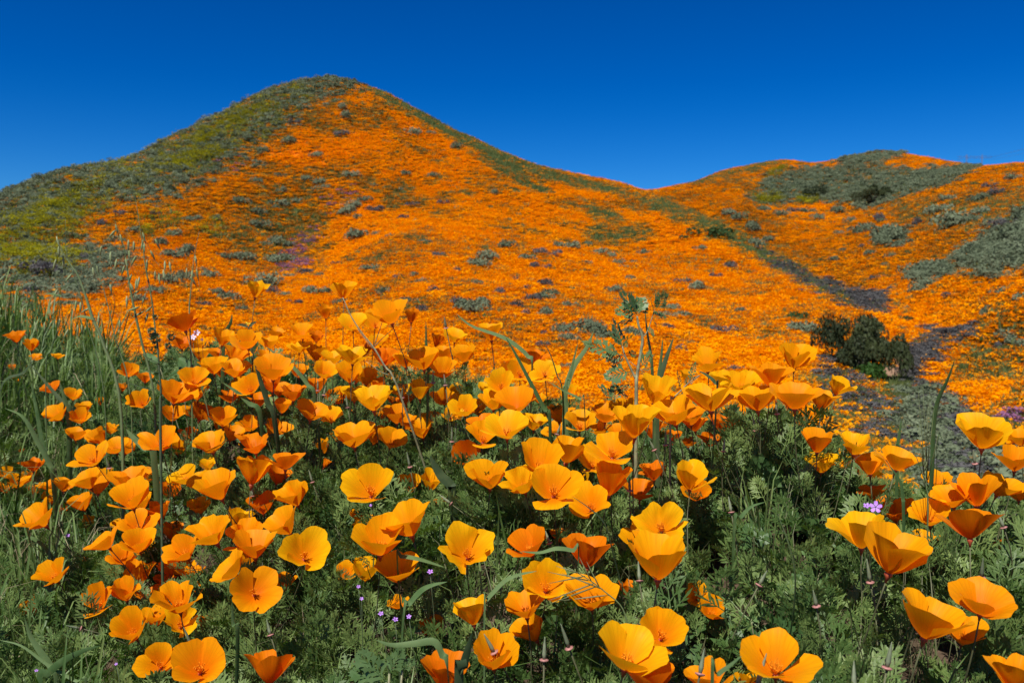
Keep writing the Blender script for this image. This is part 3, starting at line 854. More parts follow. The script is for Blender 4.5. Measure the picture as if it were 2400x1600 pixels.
C_poppy = variants('hill_poppy_patch', [flower_patch(100 + i, 46, 12, 0.31, 0.038, 0.10, m_farorange, m_farleaf) for i in range(5)])
C_rust = variants('hill_sparse_poppy_patch', [flower_patch(150 + i, 17, 34, 0.31, 0.036, 0.11, m_farrust, m_farleaf) for i in range(4)])
C_herb = variants('hill_herb_patch', [flower_patch(200 + i, 0, 60, 0.32, 0.05, 0.20, m_farorange, m_farherb) for i in range(4)])
C_must = variants('hill_mustard_patch', [flower_patch(300 + i, 26, 26, 0.34, 0.045, 0.38, m_farmustard, m_farherb) for i in range(4)])
C_lup = variants('hill_lupine_patch', [flower_patch(400 + i, 26, 14, 0.3, 0.045, 0.2, m_farlupine, m_farleaf) for i in range(3)])


def shrub_mesh(seed, n, size, squash, mat, spread=1.0):
    """A rounded bush: leaf sprays through a lumpy dome, unit radius."""
    r = np.random.default_rng(seed)
    lob = [(r.normal(0, .42), r.normal(0, .42), r.uniform(.15, .55), r.uniform(.35, .6)) for _ in range(7)]
    v = np.empty((n, 4, 3))
    for i in range(n):
        lx, ly, lz, lr = lob[r.integers(len(lob))]
        d = r.normal(size=3); d[2] = abs(d[2]) * 0.9 + 0.05 if r.random() < .8 else d[2]; d /= np.linalg.norm(d)
        p = np.array([lx, ly, lz]) + d * lr * r.uniform(.6, 1.0) ** .5
        nrm = d + r.normal(0, .5, 3); nrm /= np.linalg.norm(nrm)
        t = np.cross(nrm, r.normal(size=3)); t /= np.linalg.norm(t); b = np.cross(nrm, t)
        s = size * r.uniform(.6, 1.4)
        v[i, 0] = p - t * s * .5; v[i, 1] = p + b * s * .45; v[i, 2] = p + t * s + nrm * s * .3; v[i, 3] = p - b * s * .45
    v[:, :, 2] = np.maximum(v[:, :, 2] * squash, -0.12)
    me = mesh_np('shrub', v.reshape(-1, 3), np.arange(n * 4).reshape(-1, 4), False)
    me.materials.append(mat)
    return me


SAGE = [shrub_mesh(500 + i, 520, .14, .85, m_sage) for i in range(6)]
BRUSH = [shrub_mesh(520 + i, 520, .13, .8, m_brush) for i in range(4)]
C_sage = variants('sage_mass', [shrub_mesh(540 + i, 380, .15, .7, m_sage) for i in range(4)])
C_brush = variants('brush_mass', [shrub_mesh(560 + i, 360, .14, .5, m_brush) for i in range(4)])

# area-even sampling of the slopes in view
N_TRY = 480000
_a = rng.uniform(-R(37), R(37), N_TRY)
_r = np.sqrt(rng.uniform(9.0 ** 2, 235.0 ** 2, N_TRY))
_keep = rng.random(N_TRY) < np.clip((95.0 / _r), 0.28, 1.0)
_a, _r = _a[_keep], _r[_keep]
# the nearer slopes are sown more densely
_a2 = rng.uniform(-R(37), R(37), 115000); _r2 = np.sqrt(rng.uniform(9.0 ** 2, 70.0 ** 2, 115000))
_a = np.concatenate([_a, _a2]); _r = np.concatenate([_r, _r2])
_x, _y = np.sin(_a) * _r, np.cos(_a) * _r
_k = visible(_x, _y, 0.012)
_x, _y, _r = _x[_k], _y[_k], _r[_k]
_z = ground(_x, _y)
_w = cover(_x, _y)
_cum = np.cumsum(np.stack([_w[c] for c in COVERS], -1), -1)
_pick = (rng.random(len(_x))[:, None] * _cum[:, -1:] > _cum).sum(-1)
_P = np.stack([_x, _y, _z], -1)


def sow(name, coll, cov, share, smin, smax, label, cat, flat=1.0):
    k = (_pick == COVERS.index(cov)) & (rng.random(len(_x)) < share)
    n = int(k.sum())
    s = rng.uniform(smin, smax, n) * np.clip(0.75 + _r[k] / 200, 0.8, 1.6)
    rot = np.stack([rng.normal(0, .12, n), rng.normal(0, .12, n), rng.uniform(0, 6.283, n)], -1)
    sc3 = np.stack([s * rng.uniform(.8, 1.25, n), s * rng.uniform(.8, 1.25, n), s * flat * rng.uniform(.7, 1.2, n)], -1)
    print(name, n)
    return scatter(name, coll, _P[k], rot, sc3, label, cat)


sow('hillside_poppies', C_poppy, 'orange', 1.0, .7, 1.25, 'dense carpet of orange poppies covering the hillsides', 'poppies')
sow('hillside_sparse_poppies', C_rust, 'rust', 1.0, .7, 1.25, 'thinner rust coloured drifts of poppies, beyond the spur standing in for slope shade', 'poppies')
sow('hillside_herbs', C_herb, 'herb', 1.0, .7, 1.3, 'low green herbs growing among the hillside poppies', 'herbs')
sow('hillside_mustard', C_must, 'mustard', 1.0, .8, 1.4, 'yellow green mustard streaks on the flank of the big hill', 'mustard')
sow('hillside_lupines', C_lup, 'lupine', 1.0, .7, 1.2, 'purple lupine patches among the hillside poppies', 'lupines')
sow('sage_scrub', C_sage, 'sage', .75, .25, .62, 'dense grey green sage scrub on ridge and left flank', 'scrub')
sow('gully_brush', C_brush, 'brush', .7, .2, .55, 'grey dry brush filling the gully floor', 'brush')
# ---------------------------------------------------------------- labels that single one thing out: zone by zone, counted from the left
ORD = ['first', 'second', 'third', 'fourth', 'fifth', 'sixth', 'seventh', 'eighth', 'ninth', 'tenth', 'eleventh', 'twelfth', 'thirteenth', 'fourteenth', 'fifteenth', 'sixteenth',
       'seventeenth', 'eighteenth', 'nineteenth', 'twentieth', 'twenty-first', 'twenty-second', 'twenty-third', 'twenty-fourth', 'twenty-fifth', 'twenty-sixth', 'twenty-seventh', 'twenty-eighth',
       'twenty-ninth', 'thirtieth', 'thirty-first', 'thirty-second', 'thirty-third', 'thirty-fourth']


def zone_labels(items, zone_of, describe):
    """items: (u, v, ...). -> one label per item: its look, then its count from the left within its zone."""
    zones = {}
    for i, it in enumerate(items):
        zones.setdefault(zone_of(it), []).append(i)
    lab = [None] * len(items)
    for z, ids in zones.items():
        ids.sort(key=lambda i: items[i][0])
        for k, i in enumerate(ids):
            lab[i] = '%s, %s' % (describe(items[i]), ('the only one ' + z) if len(ids) == 1 else '%s from left %s' % (ORD[min(k, 33)], z))
    return lab


# ---------------------------------------------------------------- single shrubs on the hills (photograph pixel, width, kind)
_G = '''1285 515 30 s;1410 535 36 s;1465 548 42 s;1500 570 32 s;1460 575 28 s;1610 517 46 s;1175 543 36 s;1305 585 42 s;1300 648 46 s;1265 660 32 s;1110 637 50 s;1180 685 52 s;1240 645 30 s;1360 635 36 s
1185 745 62 s;1675 630 46 s;1640 655 50 s;1600 685 60 s;1575 690 44 s;1720 670 56 b;1850 710 40 b;1640 710 38 s;1635 800 74 s;1730 787 38 s;1800 795 28 s;1950 820 42 s;1265 825 52 s;1325 840 40 s;1210 830 32 s
1255 908 60 s;1300 902 66 s;1095 900 60 s;1140 898 60 s;1030 890 52 s;800 885 66 s;860 870 70 s;780 1000 70 s;830 990 60 s;1480 975 44 s;1410 960 62 b;1700 945 54 s;1240 1015 92 s;1250 1050 60 b;1330 980 44 s
1300 1065 44 s;1430 1055 62 s;1760 1060 60 s;1500 1050 52 s;2000 1040 56 b;2200 925 70 s;2245 900 70 s;2120 1120 80 s;2180 1130 90 s;2215 1105 70 s;2100 1095 60 b;2290 1050 60 b;2190 1015 40 s;1950 1000 34 s
1830 985 42 b;2325 845 54 s;2275 595 34 s;1910 720 26 s;2095 388 40 s;1455 427 42 s;1590 245 50 s;1560 325 46 b;1580 205 40 s;1360 275 40 b;1230 265 50 s;1330 360 50 s;1910 325 46 s;1980 322 30 s;1860 510 36 s
1990 520 34 s;1720 560 20 s;1840 580 28 s;2040 640 36 b;1880 650 40 b;2010 880 46 b;1560 920 44 b;1900 975 40 s;2100 950 44 b;905 715 40 s;870 720 40 s;990 715 46 s;800 790 54 s;740 830 50 s;480 735 50 b;380 900 60 b;190 960 110 b;200 1010 60 s
140 1050 70 b;540 960 50 s;940 955 40 s;960 980 60 s;1040 1080 66 s;1000 1060 50 s;700 1050 60 s;640 1090 60 s;930 1110 50 b;1110 1130 44 s;1370 1100 50 b;1560 1100 44 s;1620 1110 40 b;1880 1090 50 s;1940 1130 44 b;360 1010 70 s;300 1080 60 s;90 1120 60 s;50 1040 50 b;620 770 46 s;560 690 40 b;720 690 34 b;670 640 30 s'''
_H = '''60 602 50 s;140 580 60 b;110 640 50 b;225 545 50 s;275 550 60 s;350 537 32 s;405 575 54 s;460 590 42 s;330 620 30 s;550 620 34 s;510 640 28 s;490 625 40 s;545 697 42 s;155 720 54 b;60 740 44 b;15 700 44 b
475 750 60 s;180 765 50 s;140 785 60 s;90 790 60 b;20 815 60 b;55 855 50 b;165 855 60 s;260 820 52 s;280 825 30 s;230 935 74 s;360 920 90 s;400 945 90 s;430 965 80 s;540 945 60 s;580 950 60 s;265 980 60 s;135 1000 50 b;245 1105 50 s;770 1022 54 b
945 930 70 b;725 830 62 s;690 865 50 s;790 865 52 s;705 915 44 b;1050 845 46 s;1020 1115 50 b;925 490 84 g;610 580 44 s;150 945 44 b;400 810 34 s;365 780 34 b;470 795 34 s;800 710 50 b;850 740 60 s;1000 640 50 b;940 685 40 b;870 560 40 s;800 510 40 g
1100 470 60 s;1040 420 50 s;1180 520 40 s;1110 540 60 s;1310 870 60 g;1340 930 80 s;1290 920 50 s;1500 490 34 s;1640 580 36 s;1715 490 80 s;1760 505 70 s;1690 505 60 s;1590 480 60 s;1630 465 50 s;1690 415 52 b;1700 430 30 s;1530 565 28 s;1750 590 34 s;1715 630 26 s;1665 690 42 b;1870 750 70 s;1910 725 80 s;1940 720 50 s
2035 770 48 b;2180 855 56 s;2205 830 46 s;2272 755 50 s;2210 768 42 s;2340 785 54 s;2040 440 100 s;2010 455 70 s;2110 430 50 s;1930 390 60 s;1980 380 50 s;1870 440 50 b;1820 830 30 s;1790 885 50 g;2260 965 70 s;2300 975 70 s;2250 1000 60 b;2340 1000 60 s;1900 650 70 s;1960 640 70 s;1850 660 60 s;2000 650 50 b
1500 390 50 s;1440 300 50 s;1390 330 40 s;1480 610 40 s;1610 545 30 b;1740 745 34 b;1990 330 40 s;2290 235 44 s;2230 300 50 b;2150 330 60 s;2200 270 44 b;1560 430 34 s;1400 420 40 s;1340 385 44 s;1280 385 40 b;1230 400 44 s;1160 380 40 s;1000 400 44 s;1470 330 50 s;2320 420 70 s;2250 450 60 b;2150 390 56 s;2300 640 70 s;2230 660 60 s;2100 620 60 s;2320 560 90 s;2250 590 80 s;2180 560 80 s;2120 570 60 s;2290 510 90 s;2335 480 80 s;2230 525 70 s'''
SHR = []
for s, ox, oy in ((_G, 0, 150), (_H, 1200, 300)):
    for q in s.replace('\n', ';').split(';'):
        x, y, w, k = q.split()
        SHR.append((ox + float(x) / 1.96, oy + float(y) / 1.96, float(w) / 1.96, k))


def shrub_zone(it):
    u, v = it[0], it[1]
    h = 'left of the purple patch' if u < 640 else 'under the summit' if u < 1020 else 'right of the summit' if u < 1480 else 'on the spur' if u < 1850 and v > 520 else 'beyond the spur' if u < 2020 else 'above the gully'
    row = 'high' if v < 430 else 'halfway up' if v < 540 else 'lower' if v < 610 else 'low' if v < 680 else 'lowest'
    return '%s %s' % (row, h)


def shrub_desc(it):
    k = {'s': 'grey-green sage bush', 'b': 'brownish grey dry bush', 'g': 'dark green bush'}[it[3]]
    return ('large ' if it[2] > 34 else 'small ' if it[2] < 19 else '') + k


GREENB = [shrub_mesh(580 + i, 420, .16, .75, leaf_mat('hill_green_bush', (0.02, 0.045, 0.014), (0.05, 0.09, 0.025), 0.15, 0.7, 0.1, 3)) for i in range(2)]
SHR = [it for it in SHR if hit(it[0], it[1]) is not None]
for it, lab in zip(SHR, zone_labels(SHR, shrub_zone, shrub_desc)):
    u, v, w, k = it
    p = hit(u, v + w * 0.18)
    if p is None:
        continue
    d = float(p @ FWD)
    rad = min(w * 0.74 * d / F_PX, 2.4)
    me = {'s': SAGE, 'b': BRUSH, 'g': GREENB}[k]
    me = me[rnd.randrange(len(me))]
    o = obj({'s': 'sage_bush', 'b': 'dry_bush', 'g': 'green_bush'}[k], me, None, None, (p[0], p[1], p[2] - 0.05))
    o.rotation_euler = (0, 0, rnd.uniform(0, 6.28))
    o.scale = (rad * rnd.uniform(.95, 1.15), rad * rnd.uniform(.85, 1.1), rad * rnd.uniform(1.15, 1.5))
    tag(o, lab, 'bush', {'s': 'sage bushes on the hills', 'b': 'dry grey bushes on the hills', 'g': 'dark green bushes on the hills'}[k])


# ---------------------------------------------------------------- dark bushes with stems: the one in the gully, two on the far slope
def big_bush(name, label, u, v, w, h, parts, seed, size=0.15, tall=1.0):
    """parts: (dx, dz, radius, height, mesh material, leaves) in bush half widths."""
    p = hit(u, v)
    d = float(p @ FWD)
    k = w * 0.5 * d / F_PX
    t = thing(name, label, 'bush', (p[0], p[1], p[2] - 0.1))
    r = random.Random(seed)
    mb = MB()
    for i in range(7):
        a = r.uniform(0, 6.28); q = r.uniform(.2, .8)
        mb.tube([(0.05 * math.cos(a) * k, 0.05 * math.sin(a) * k, -0.1), (q * .25 * k * math.cos(a), q * .2 * k * math.sin(a), .3 * k), (q * .45 * k * math.cos(a), q * .3 * k * math.sin(a), .55 * k)], [.05 * k, .035 * k, .012 * k], 5)
    obj('trunk', mb.mesh('trunk'), m_twig, t)
    for i, (dx, dy, dz, rx, rz, mt, n) in enumerate(parts):
        me = shrub_mesh(seed + i, n, size, 1.0, mt)
        o = obj('crown', me, None, t, (dx * k, dy * k, dz * k * tall))
        o.scale = (rx * k, rx * k * .8, rz * k * tall)
        o.rotation_euler = (0, 0, r.uniform(0, 6.28))
    return t


big_bush('gully_bush', 'big dark green bush standing in the gully above the bare tan bank', 2022, 885, 222, 150,
         [(.1, 0, .2, .55, .85, m_oak, 2600), (-.58, .1, .5, .40, .75, m_oak, 1500), (.55, 0, .1, .40, .85, m_oak, 1500), (-.05, -.4, -.1, .42, .5, m_green, 1000), (.05, .2, .65, .45, .6, m_oak, 1200), (-.3, -.1, .15, .45, .7, m_oak, 1400), (.3, .1, .5, .4, .65, m_oak, 1000)], 700, .095, 1.12)
big_bush('dark_bush', 'wide dark bush on the far sage slope under the right hilltop', 2040, 482, 88, 44, [(.25, -.4, .25, .75, .8, m_oak, 1200), (-.5, -.4, .2, .55, .6, m_oak, 900)], 720, .10)
big_bush('dark_bush', 'pair of joined dark bushes on the far sage slope, left of the wide dark bush', 1905, 468, 62, 30, [(.4, -.5, .35, .6, .85, m_oak, 900), (-.45, -.5, .25, .5, .7, m_oak, 800)], 740, .11)
# the steel pylon behind the right ridge
m_steel = plain_mat('galvanised_steel', (0.10, 0.09, 0.11), 0.6, 0.3, .05)
_pp = at_depth(2281, 402, 520)
_py = thing('transmission_tower', 'faint steel double-leg transmission tower rising behind the far ridge', 'pylon', tuple(_pp))
_s = 520 / F_PX
_mb = MB()
for sx in (-16, 20):
    for q in (-2.2, 2.2):
        _mb.tube([((sx + q) * _s, 0, -6), ((sx + q * .5) * _s, 0, 39 * _s)], .09, 4)
    for k in range(8):
        _mb.tube([((sx - 2.2 + .15 * k) * _s, 0, k * 5 * _s), ((sx + 2.2 - .15 * k) * _s, 0, (k * 5 + 4.5) * _s)], .05, 4)
obj('leg', _mb.mesh('leg'), m_steel, _py)
_mb = MB()
for z in (31, 35):
    _mb.tube([(-38 * _s, 0, (z - 3 if z < 33 else z) * _s), (-16 * _s, 0, z * _s), (20 * _s, 0, z * _s), (42 * _s, 0, (z + 1) * _s)], .08, 4)
for k in range(10):
    _mb.tube([((-36 + 8 * k) * _s, 0, (31 if k % 2 else 35) * _s), ((-28 + 8 * k) * _s, 0, (35 if k % 2 else 31) * _s)], .05, 4)
obj('crossarm', _mb.mesh('crossarm'), m_steel, _py)
for i, (y0, y1) in enumerate(((32, 70), (33, 62), (27, 48))):
    mb = MB()
    a, b = Vector((40 * _s, 0, y0 * _s)), Vector((150 * _s, -60, y1 * _s))
    mb.tube([a + (b - a) * t - Vector((0, 0, 5 * _s * math.sin(math.pi * t))) for t in [k / 8 for k in range(9)]], .035, 4)
    obj('cable', mb.mesh('cable'), m_steel, _py)
# ---------------------------------------------------------------- foreground poppies
PETAL = {
    'y': [petal_mat('golden_petal', (0.90, 0.25, 0.003), (0.97, 0.42, 0.003), (0.97, 0.36, 0.002)), petal_mat('yellow_petal', (0.92, 0.30, 0.003), (0.98, 0.49, 0.004), (0.97, 0.42, 0.003))],
    'o': [petal_mat('orange_petal', (0.86, 0.19, 0.002), (0.95, 0.34, 0.003), (0.96, 0.28, 0.002)), petal_mat('amber_petal', (0.88, 0.22, 0.002), (0.96, 0.39, 0.003), (0.96, 0.32, 0.002))],
    'd': [petal_mat('deep_shaded_petal', (0.76, 0.12, 0.002), (0.86, 0.22, 0.003), (0.86, 0.17, 0.002)), petal_mat('russet_shaded_petal', (0.74, 0.13, 0.002), (0.88, 0.25, 0.003), (0.85, 0.19, 0.002))],  # deeper copies: the shade on hidden blooms is put into the colour
}
m_stem = leaf_mat('poppy_stem', (0.075, 0.075, 0.035), (0.12, 0.13, 0.06), 0.08, 0.55, 0.25, 30)
m_collar = plain_mat('poppy_collar', (0.40, 0.075, 0.03), 0.5, .3, .2, 300)
m_collar_pink = plain_mat('pod_collar', (0.42, 0.19, 0.16), 0.5, .3, .2, 300)
m_stamen = plain_mat('stamen', (0.85, 0.30, 0.01), 0.7, .1, .2, 400)
m_pod = leaf_mat('seed_pod', (0.13, 0.16, 0.09), (0.22, 0.25, 0.15), 0.08, 0.5, 0.25, 120)


def cup_profile(op, flare, curl):
    """Unit-length petal profile: radius and height along it."""
    s = np.linspace(0, 1, 40)
    phi0 = R(9 + 54 * op)
    phi = phi0 + R(20) * (1 - s) ** 3 + flare * s ** 3 - R(6) * np.sin(math.pi * s)
    rad = 0.045 + np.concatenate([[0], np.cumsum((np.sin(phi[1:]) + np.sin(phi[:-1])) / 2 / 39)])
    hgt = np.concatenate([[0], np.cumsum((np.cos(phi[1:]) + np.cos(phi[:-1])) / 2 / 39)])
    return s, rad, hgt


def petal_grid(op, th0, layer, r, n, crumple):
    """One petal of unit length about the flower's axis (z)."""
    flare = r.gauss(R(3), R(9)) + (R(6) if op > .4 else 0)
    s0, rad0, hgt0 = cup_profile(op, flare, 0)
    rim = np.interp(.97, s0, rad0)
    dth = min(max(1.5 / (2 * rim), R(50)), R(62)) * r.uniform(.92, 1.06)
    s = np.linspace(0, 1, n)[:, None] * np.ones((1, n + 1))
    t = np.linspace(-1, 1, n + 1)[None] * np.ones((n, 1))
    ph = [r.uniform(0, 6.28) for _ in range(5)]
    skew = r.uniform(-.07, .07)
    lf = 1 - r.uniform(.22, .42) * np.abs(t) ** r.uniform(2.2, 3.2) + .018 * np.sin(5 * t + ph[0]) + .012 * np.sin(11 * t + ph[1]) + skew * t - r.uniform(0, .05) * np.exp(-(t / .25) ** 2)
    sl = s * lf
    rad = np.interp(sl, s0, rad0); hgt = np.interp(sl, s0, hgt0)
    th = th0 + t * dth * (.88 + .12 * s)
    fl = r.uniform(.05, .40)
    rad = rad * ((1 - fl) + fl / np.maximum(np.cos(t * dth * .8), .55))
    amp = r.uniform(.016, .052) * (1 + 2.2 * crumple)
    wob = amp * s ** 2 * np.sin(r.uniform(2.5, 4.5) * t + ph[2]) + amp * .5 * s ** 3 * np.sin(9 * t + ph[3]) + crumple * .04 * s * np.sin(6 * t + 7 * s + ph[4])
    edge = r.gauss(.02, .05) * np.abs(t) ** 3 * s
    rad = rad * (1 - .022 * layer) + wob + edge
    hgt = hgt + .6 * wob * np.cos(3 * t + ph[1]) + .012 * layer - r.uniform(-.01, .03) * s ** 4
    x = rad * np.cos(th); y = rad * np.sin(th)
    v = np.stack([x, y, hgt], -1).reshape(-1, 3)
    i, j = np.meshgrid(np.arange(n - 1), np.arange(n), indexing='ij')
    q = i * (n + 1) + j
    f = np.stack([q, q + 1, q + n + 2, q + n + 1], -1).reshape(-1, 4)
    return v, f, np.stack([(t * .5 + .5).ravel(), s.ravel()], -1)


def frame_of(A, spin):
    """Rotation whose third column is the axis A."""
    A = A / np.linalg.norm(A)
    e = np.cross(A, [0.3, 0.9, 0.2]); e /= np.linalg.norm(e)
    g = np.cross(A, e)
    c, s = math.cos(spin), math.sin(spin)
    return np.stack([e * c + g * s, -e * s + g * c, A], -1)


def stem_curve(top, A, base, n=9):
    top, base = np.array(top), np.array(base)
    L = np.linalg.norm(top - base)
    c1 = top - A * L * .42
    c2 = base + np.array([0, 0, 1.0]) * L * .35
    out = []
    for k in range(n):
        t = k / (n - 1)
        out.append((1 - t) ** 3 * top + 3 * (1 - t) ** 2 * t * c1 + 3 * (1 - t) * t * t * c2 + t ** 3 * base)
    return out


def view_axis(u, v, roll, face):
    d = ray(u, v); d = d / np.linalg.norm(d)
    ro, fa = R(roll), R(face)
    up = UPV - d * (UPV @ d); up /= np.linalg.norm(up)
    rt = np.cross(d, up)
    return math.cos(fa) * (math.sin(ro) * rt + math.cos(ro) * up) - math.sin(fa) * d


def root_under(top, A, seed):
    """Where the stem meets the ground."""
    r = random.Random(seed)
    h = max(top[2] - gz(top[0], top[1]), .08)
    x = top[0] - A[0] * h * .7 + r.gauss(0, .025); y = top[1] - A[1] * h * .5 + r.gauss(0, .025) + .02
    return np.array([x, y, gz(x, y) - .01])


def stamens(L, r):
    mb = MB()
    for k in range(16):
        a = k / 16 * 6.283 + r.uniform(-.2, .2); q = r.uniform(.35, .8); h = L * r.uniform(.26, .36)
        b = (L * .02 * math.cos(a), L * .02 * math.sin(a), L * .05)
        e = (h * q * .6 * math.cos(a), h * q * .6 * math.sin(a), h)
        mb.tube([b, e], [L * .008, L * .014], 4)
    for k in range(4):
        a = k * 1.57 + r.uniform(0, 1)
        mb.tube([(0, 0, L * .05), (L * .12 * math.cos(a), L * .12 * math.sin(a), L * .42)], [L * .012, L * .006], 4)
    return mb


def poppy_zone(it):
    u, v = it[0], it[1]
    row = 'on the crest' if v < 800 else 'below the crest' if v < 900 else 'upper middle' if v < 1000 else 'middle' if v < 1110 else 'lower middle' if v < 1230 else 'low' if v < 1370 else 'bottom'
    c = 'by the left edge' if u < 260 else 'under the wild oats' if u < 520 else 'right of the wild oats' if u < 800 else 'left of the fiddleneck' if u < 1055 else 'right of the fiddleneck' if u < 1300 else \
        'under the ragweed' if u < 1560 else 'right of the ragweed' if u < 1880 else 'left of the foxtail grass' if u < 2160 else 'by the right edge'
    return '%s %s' % (row, c)


def poppy_desc(it):
    u, v, w, ro, fa, op, c = it
    col = {'y': 'golden', 'o': 'orange', 'd': 'red-orange'}[c]
    form = 'half-closed ' if op < .33 else 'wide-open ' if op > .58 else 'face-on ' if fa > 42 else 'cupped '
    lean = ' leaning left' if ro < -14 else ' leaning right' if ro > 11 else ''
    return form + col + ' poppy' + lean


FD2 = []
LEAFY = []                 # stem points that carry leaves
for i, (it, lab) in enumerate(zip(FL, zone_labels(FL, poppy_zone, poppy_desc))):
    u, v, w, roll, face, op, c = it
    r = random.Random(1000 + i)
    d = float(_fd[i])
    P = at_depth(u, v, d)
    for _ in range(12):                              # keep a stem under every flower
        if P[2] - gz(P[0], P[1]) > 0.10:
            break
        d *= 0.965
        P = at_depth(u, v, d)
    FD2.append(d)
    A = view_axis(u, v, roll + r.gauss(0, 6), face + r.gauss(0, 5))
    A = A / np.linalg.norm(A)
    s0, rad0, hgt0 = cup_profile(op, R(7), 0)
    width = min(w * 1.15 * d / F_PX, 0.088)
    L = width * .5 / (rad0[-1] * .98)
    L = min(max(L, .011), .07)
    base = P - A * hgt0[-1] * L * .47
    Mx = frame_of(A, r.uniform(0, 6.28))
    root = root_under(base, A, i)
    t = thing('poppy', lab, 'poppy', tuple(root), 'california poppies on the near mound')
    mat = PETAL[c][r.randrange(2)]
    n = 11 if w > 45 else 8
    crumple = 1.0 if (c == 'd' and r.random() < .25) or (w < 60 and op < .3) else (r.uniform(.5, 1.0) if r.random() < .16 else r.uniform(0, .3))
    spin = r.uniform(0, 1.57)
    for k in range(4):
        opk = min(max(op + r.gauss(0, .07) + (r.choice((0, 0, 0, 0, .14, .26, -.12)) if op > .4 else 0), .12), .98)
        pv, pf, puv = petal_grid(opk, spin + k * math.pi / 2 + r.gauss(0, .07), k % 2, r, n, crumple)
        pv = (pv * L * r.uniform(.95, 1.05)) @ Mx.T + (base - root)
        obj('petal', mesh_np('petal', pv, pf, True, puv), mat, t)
    mb = MB()
    cb = base - root
    q = A * L
    kk = max(L, .02)
    mb.tube([cb - A * .008 * kk / .04, cb - A * .0035 * kk / .04, cb - A * .001 * kk / .04, cb + A * .002], [.0011, .0019 * kk / .04, .0034 * kk / .04, .0022 * kk / .04], 8)
    obj('collar', mb.mesh('collar'), m_collar, t)
    top = base - A * .0075 * kk / .04
    cv = stem_curve(top, A, root)
    mb = MB()
    mb.tube([p - root for p in cv], [.00095 + .0006 * k / 8 for k in range(9)], 5)
    obj('stem', mb.mesh('stem'), m_stem, t)
    LEAFY.append(cv)
    if face > 16 and w > 36:
        mb = stamens(L, r)
        vv = [tuple(np.array(x) @ Mx.T + cb) for x in mb.v]
        obj('stamen_cluster', mesh_np('stamen_cluster', vv, mb.f, False), m_stamen, t)

# ---------------------------------------------------------------- seed pods: a long pod on a pink collar, the petals gone
_PODS = {'A': '2190 888 0;2238 925 8;745 1425 -18', 'B': '420 940 0;712 850 -8;632 828 0;762 1225 0;1500 1190 18;2235 1245 2;2140 1300 -25;462 1400 -12;38 1000 -8;715 455 -10', 'C': '490 1145 -12;2008 1380 -6;645 1040 -5;285 1300 5',
         'D': '740 50 -14;2140 140 -16;1740 232 0;1988 370 -22;1290 1240 -22;1850 1180 -14;505 1180 -70', 'E': '1420 560 -18;712 298 -52;1540 1240 -20;2050 790 -4;1400 1325 2;1985 190 -2;1018 1290 -30',
         'F': '1280 790 -8;2065 770 4;2190 440 -20;910 980 -12;555 840 28;545 1475 16;1425 1370 10;325 335 -10;135 1412 10;1180 1520 0'}
PODS = []
for tl, s in _PODS.items():
    for q in s.split(';'):
        x, y, a = q.split()
        PODS.append((TILES[tl][0] + float(x) / ZS, TILES[tl][1] + float(y) / ZS, float(a)))


def pod_zone(it):
    return poppy_zone(it)


for i, (it, lab) in enumerate(zip(PODS, zone_labels(PODS, pod_zone, lambda q: 'slim seed pod on pink collar'))):
    u, v, a = it
    r = random.Random(4000 + i)
    d = float(depth_at(u, v)) * .95
    P = at_depth(u, v, d)
    A = view_axis(u, v, a, r.uniform(-5, 25))
    ln = r.uniform(.020, .034)
    base = P - A * ln * .5
    root = root_under(base, A, 500 + i)
    t = thing('poppy_seed_pod', lab, 'seed pod', tuple(root), 'poppy seed pods on the near mound')
    b = base - root
    mb = MB()
    mb.tube([b, b + A * ln * .25, b + A * ln * .6, b + A * ln * .9, b + A * ln], [.0018, .0027, .0019, .0008, .0003], 7)
    obj('pod', mb.mesh('pod'), m_pod, t)
    mb = MB()
    mb.tube([b - A * .003, b - A * .0012, b, b + A * .0006], [.0016, .0052, .0056, .002], 10)
    obj('collar', mb.mesh('collar'), m_collar_pink, t)
    cv = stem_curve(base - A * .002, A, root)
    mb = MB()
    mb.tube([p - root for p in cv], .0011, 5)
    obj('stem', mb.mesh('stem'), m_stem, t)
    LEAFY.append(cv)
# ---------------------------------------------------------------- feathery foliage of the mound (kind = stuff)
def clear_of_blooms(P, spare, seed, reach=0.03):
    """False for leaves that would grow right over a bloom (a few, the spare share, still do)."""
    q = np.random.default_rng(seed)
    u, v, d = project(np.asarray(P) + np.array([0, 0, reach]))
    keep = np.ones(len(u), bool)
    for (bu, bv, w, ro, fa, op, c), bd in zip(FL, FD2):
        keep &= ~((np.hypot(u - bu, v - bv) < w * .68) & (d < bd + .01))
    return keep | (q.random(len(u)) < spare)


def strip(mb, p, d, side, ln, w, nrm, bend=0.0):
    """A narrow lobe with a folded middle."""
    m = p + d * ln * .55 + nrm * bend * ln * .3
    e = p + d * ln + nrm * bend * ln
    mb.add([p - side * w * .25, p + side * w * .25, m + side * w * .5 + nrm * w * .2, m - side * w * .5 + nrm * w * .2, e], [(0, 1, 2, 3), (3, 2, 4)])


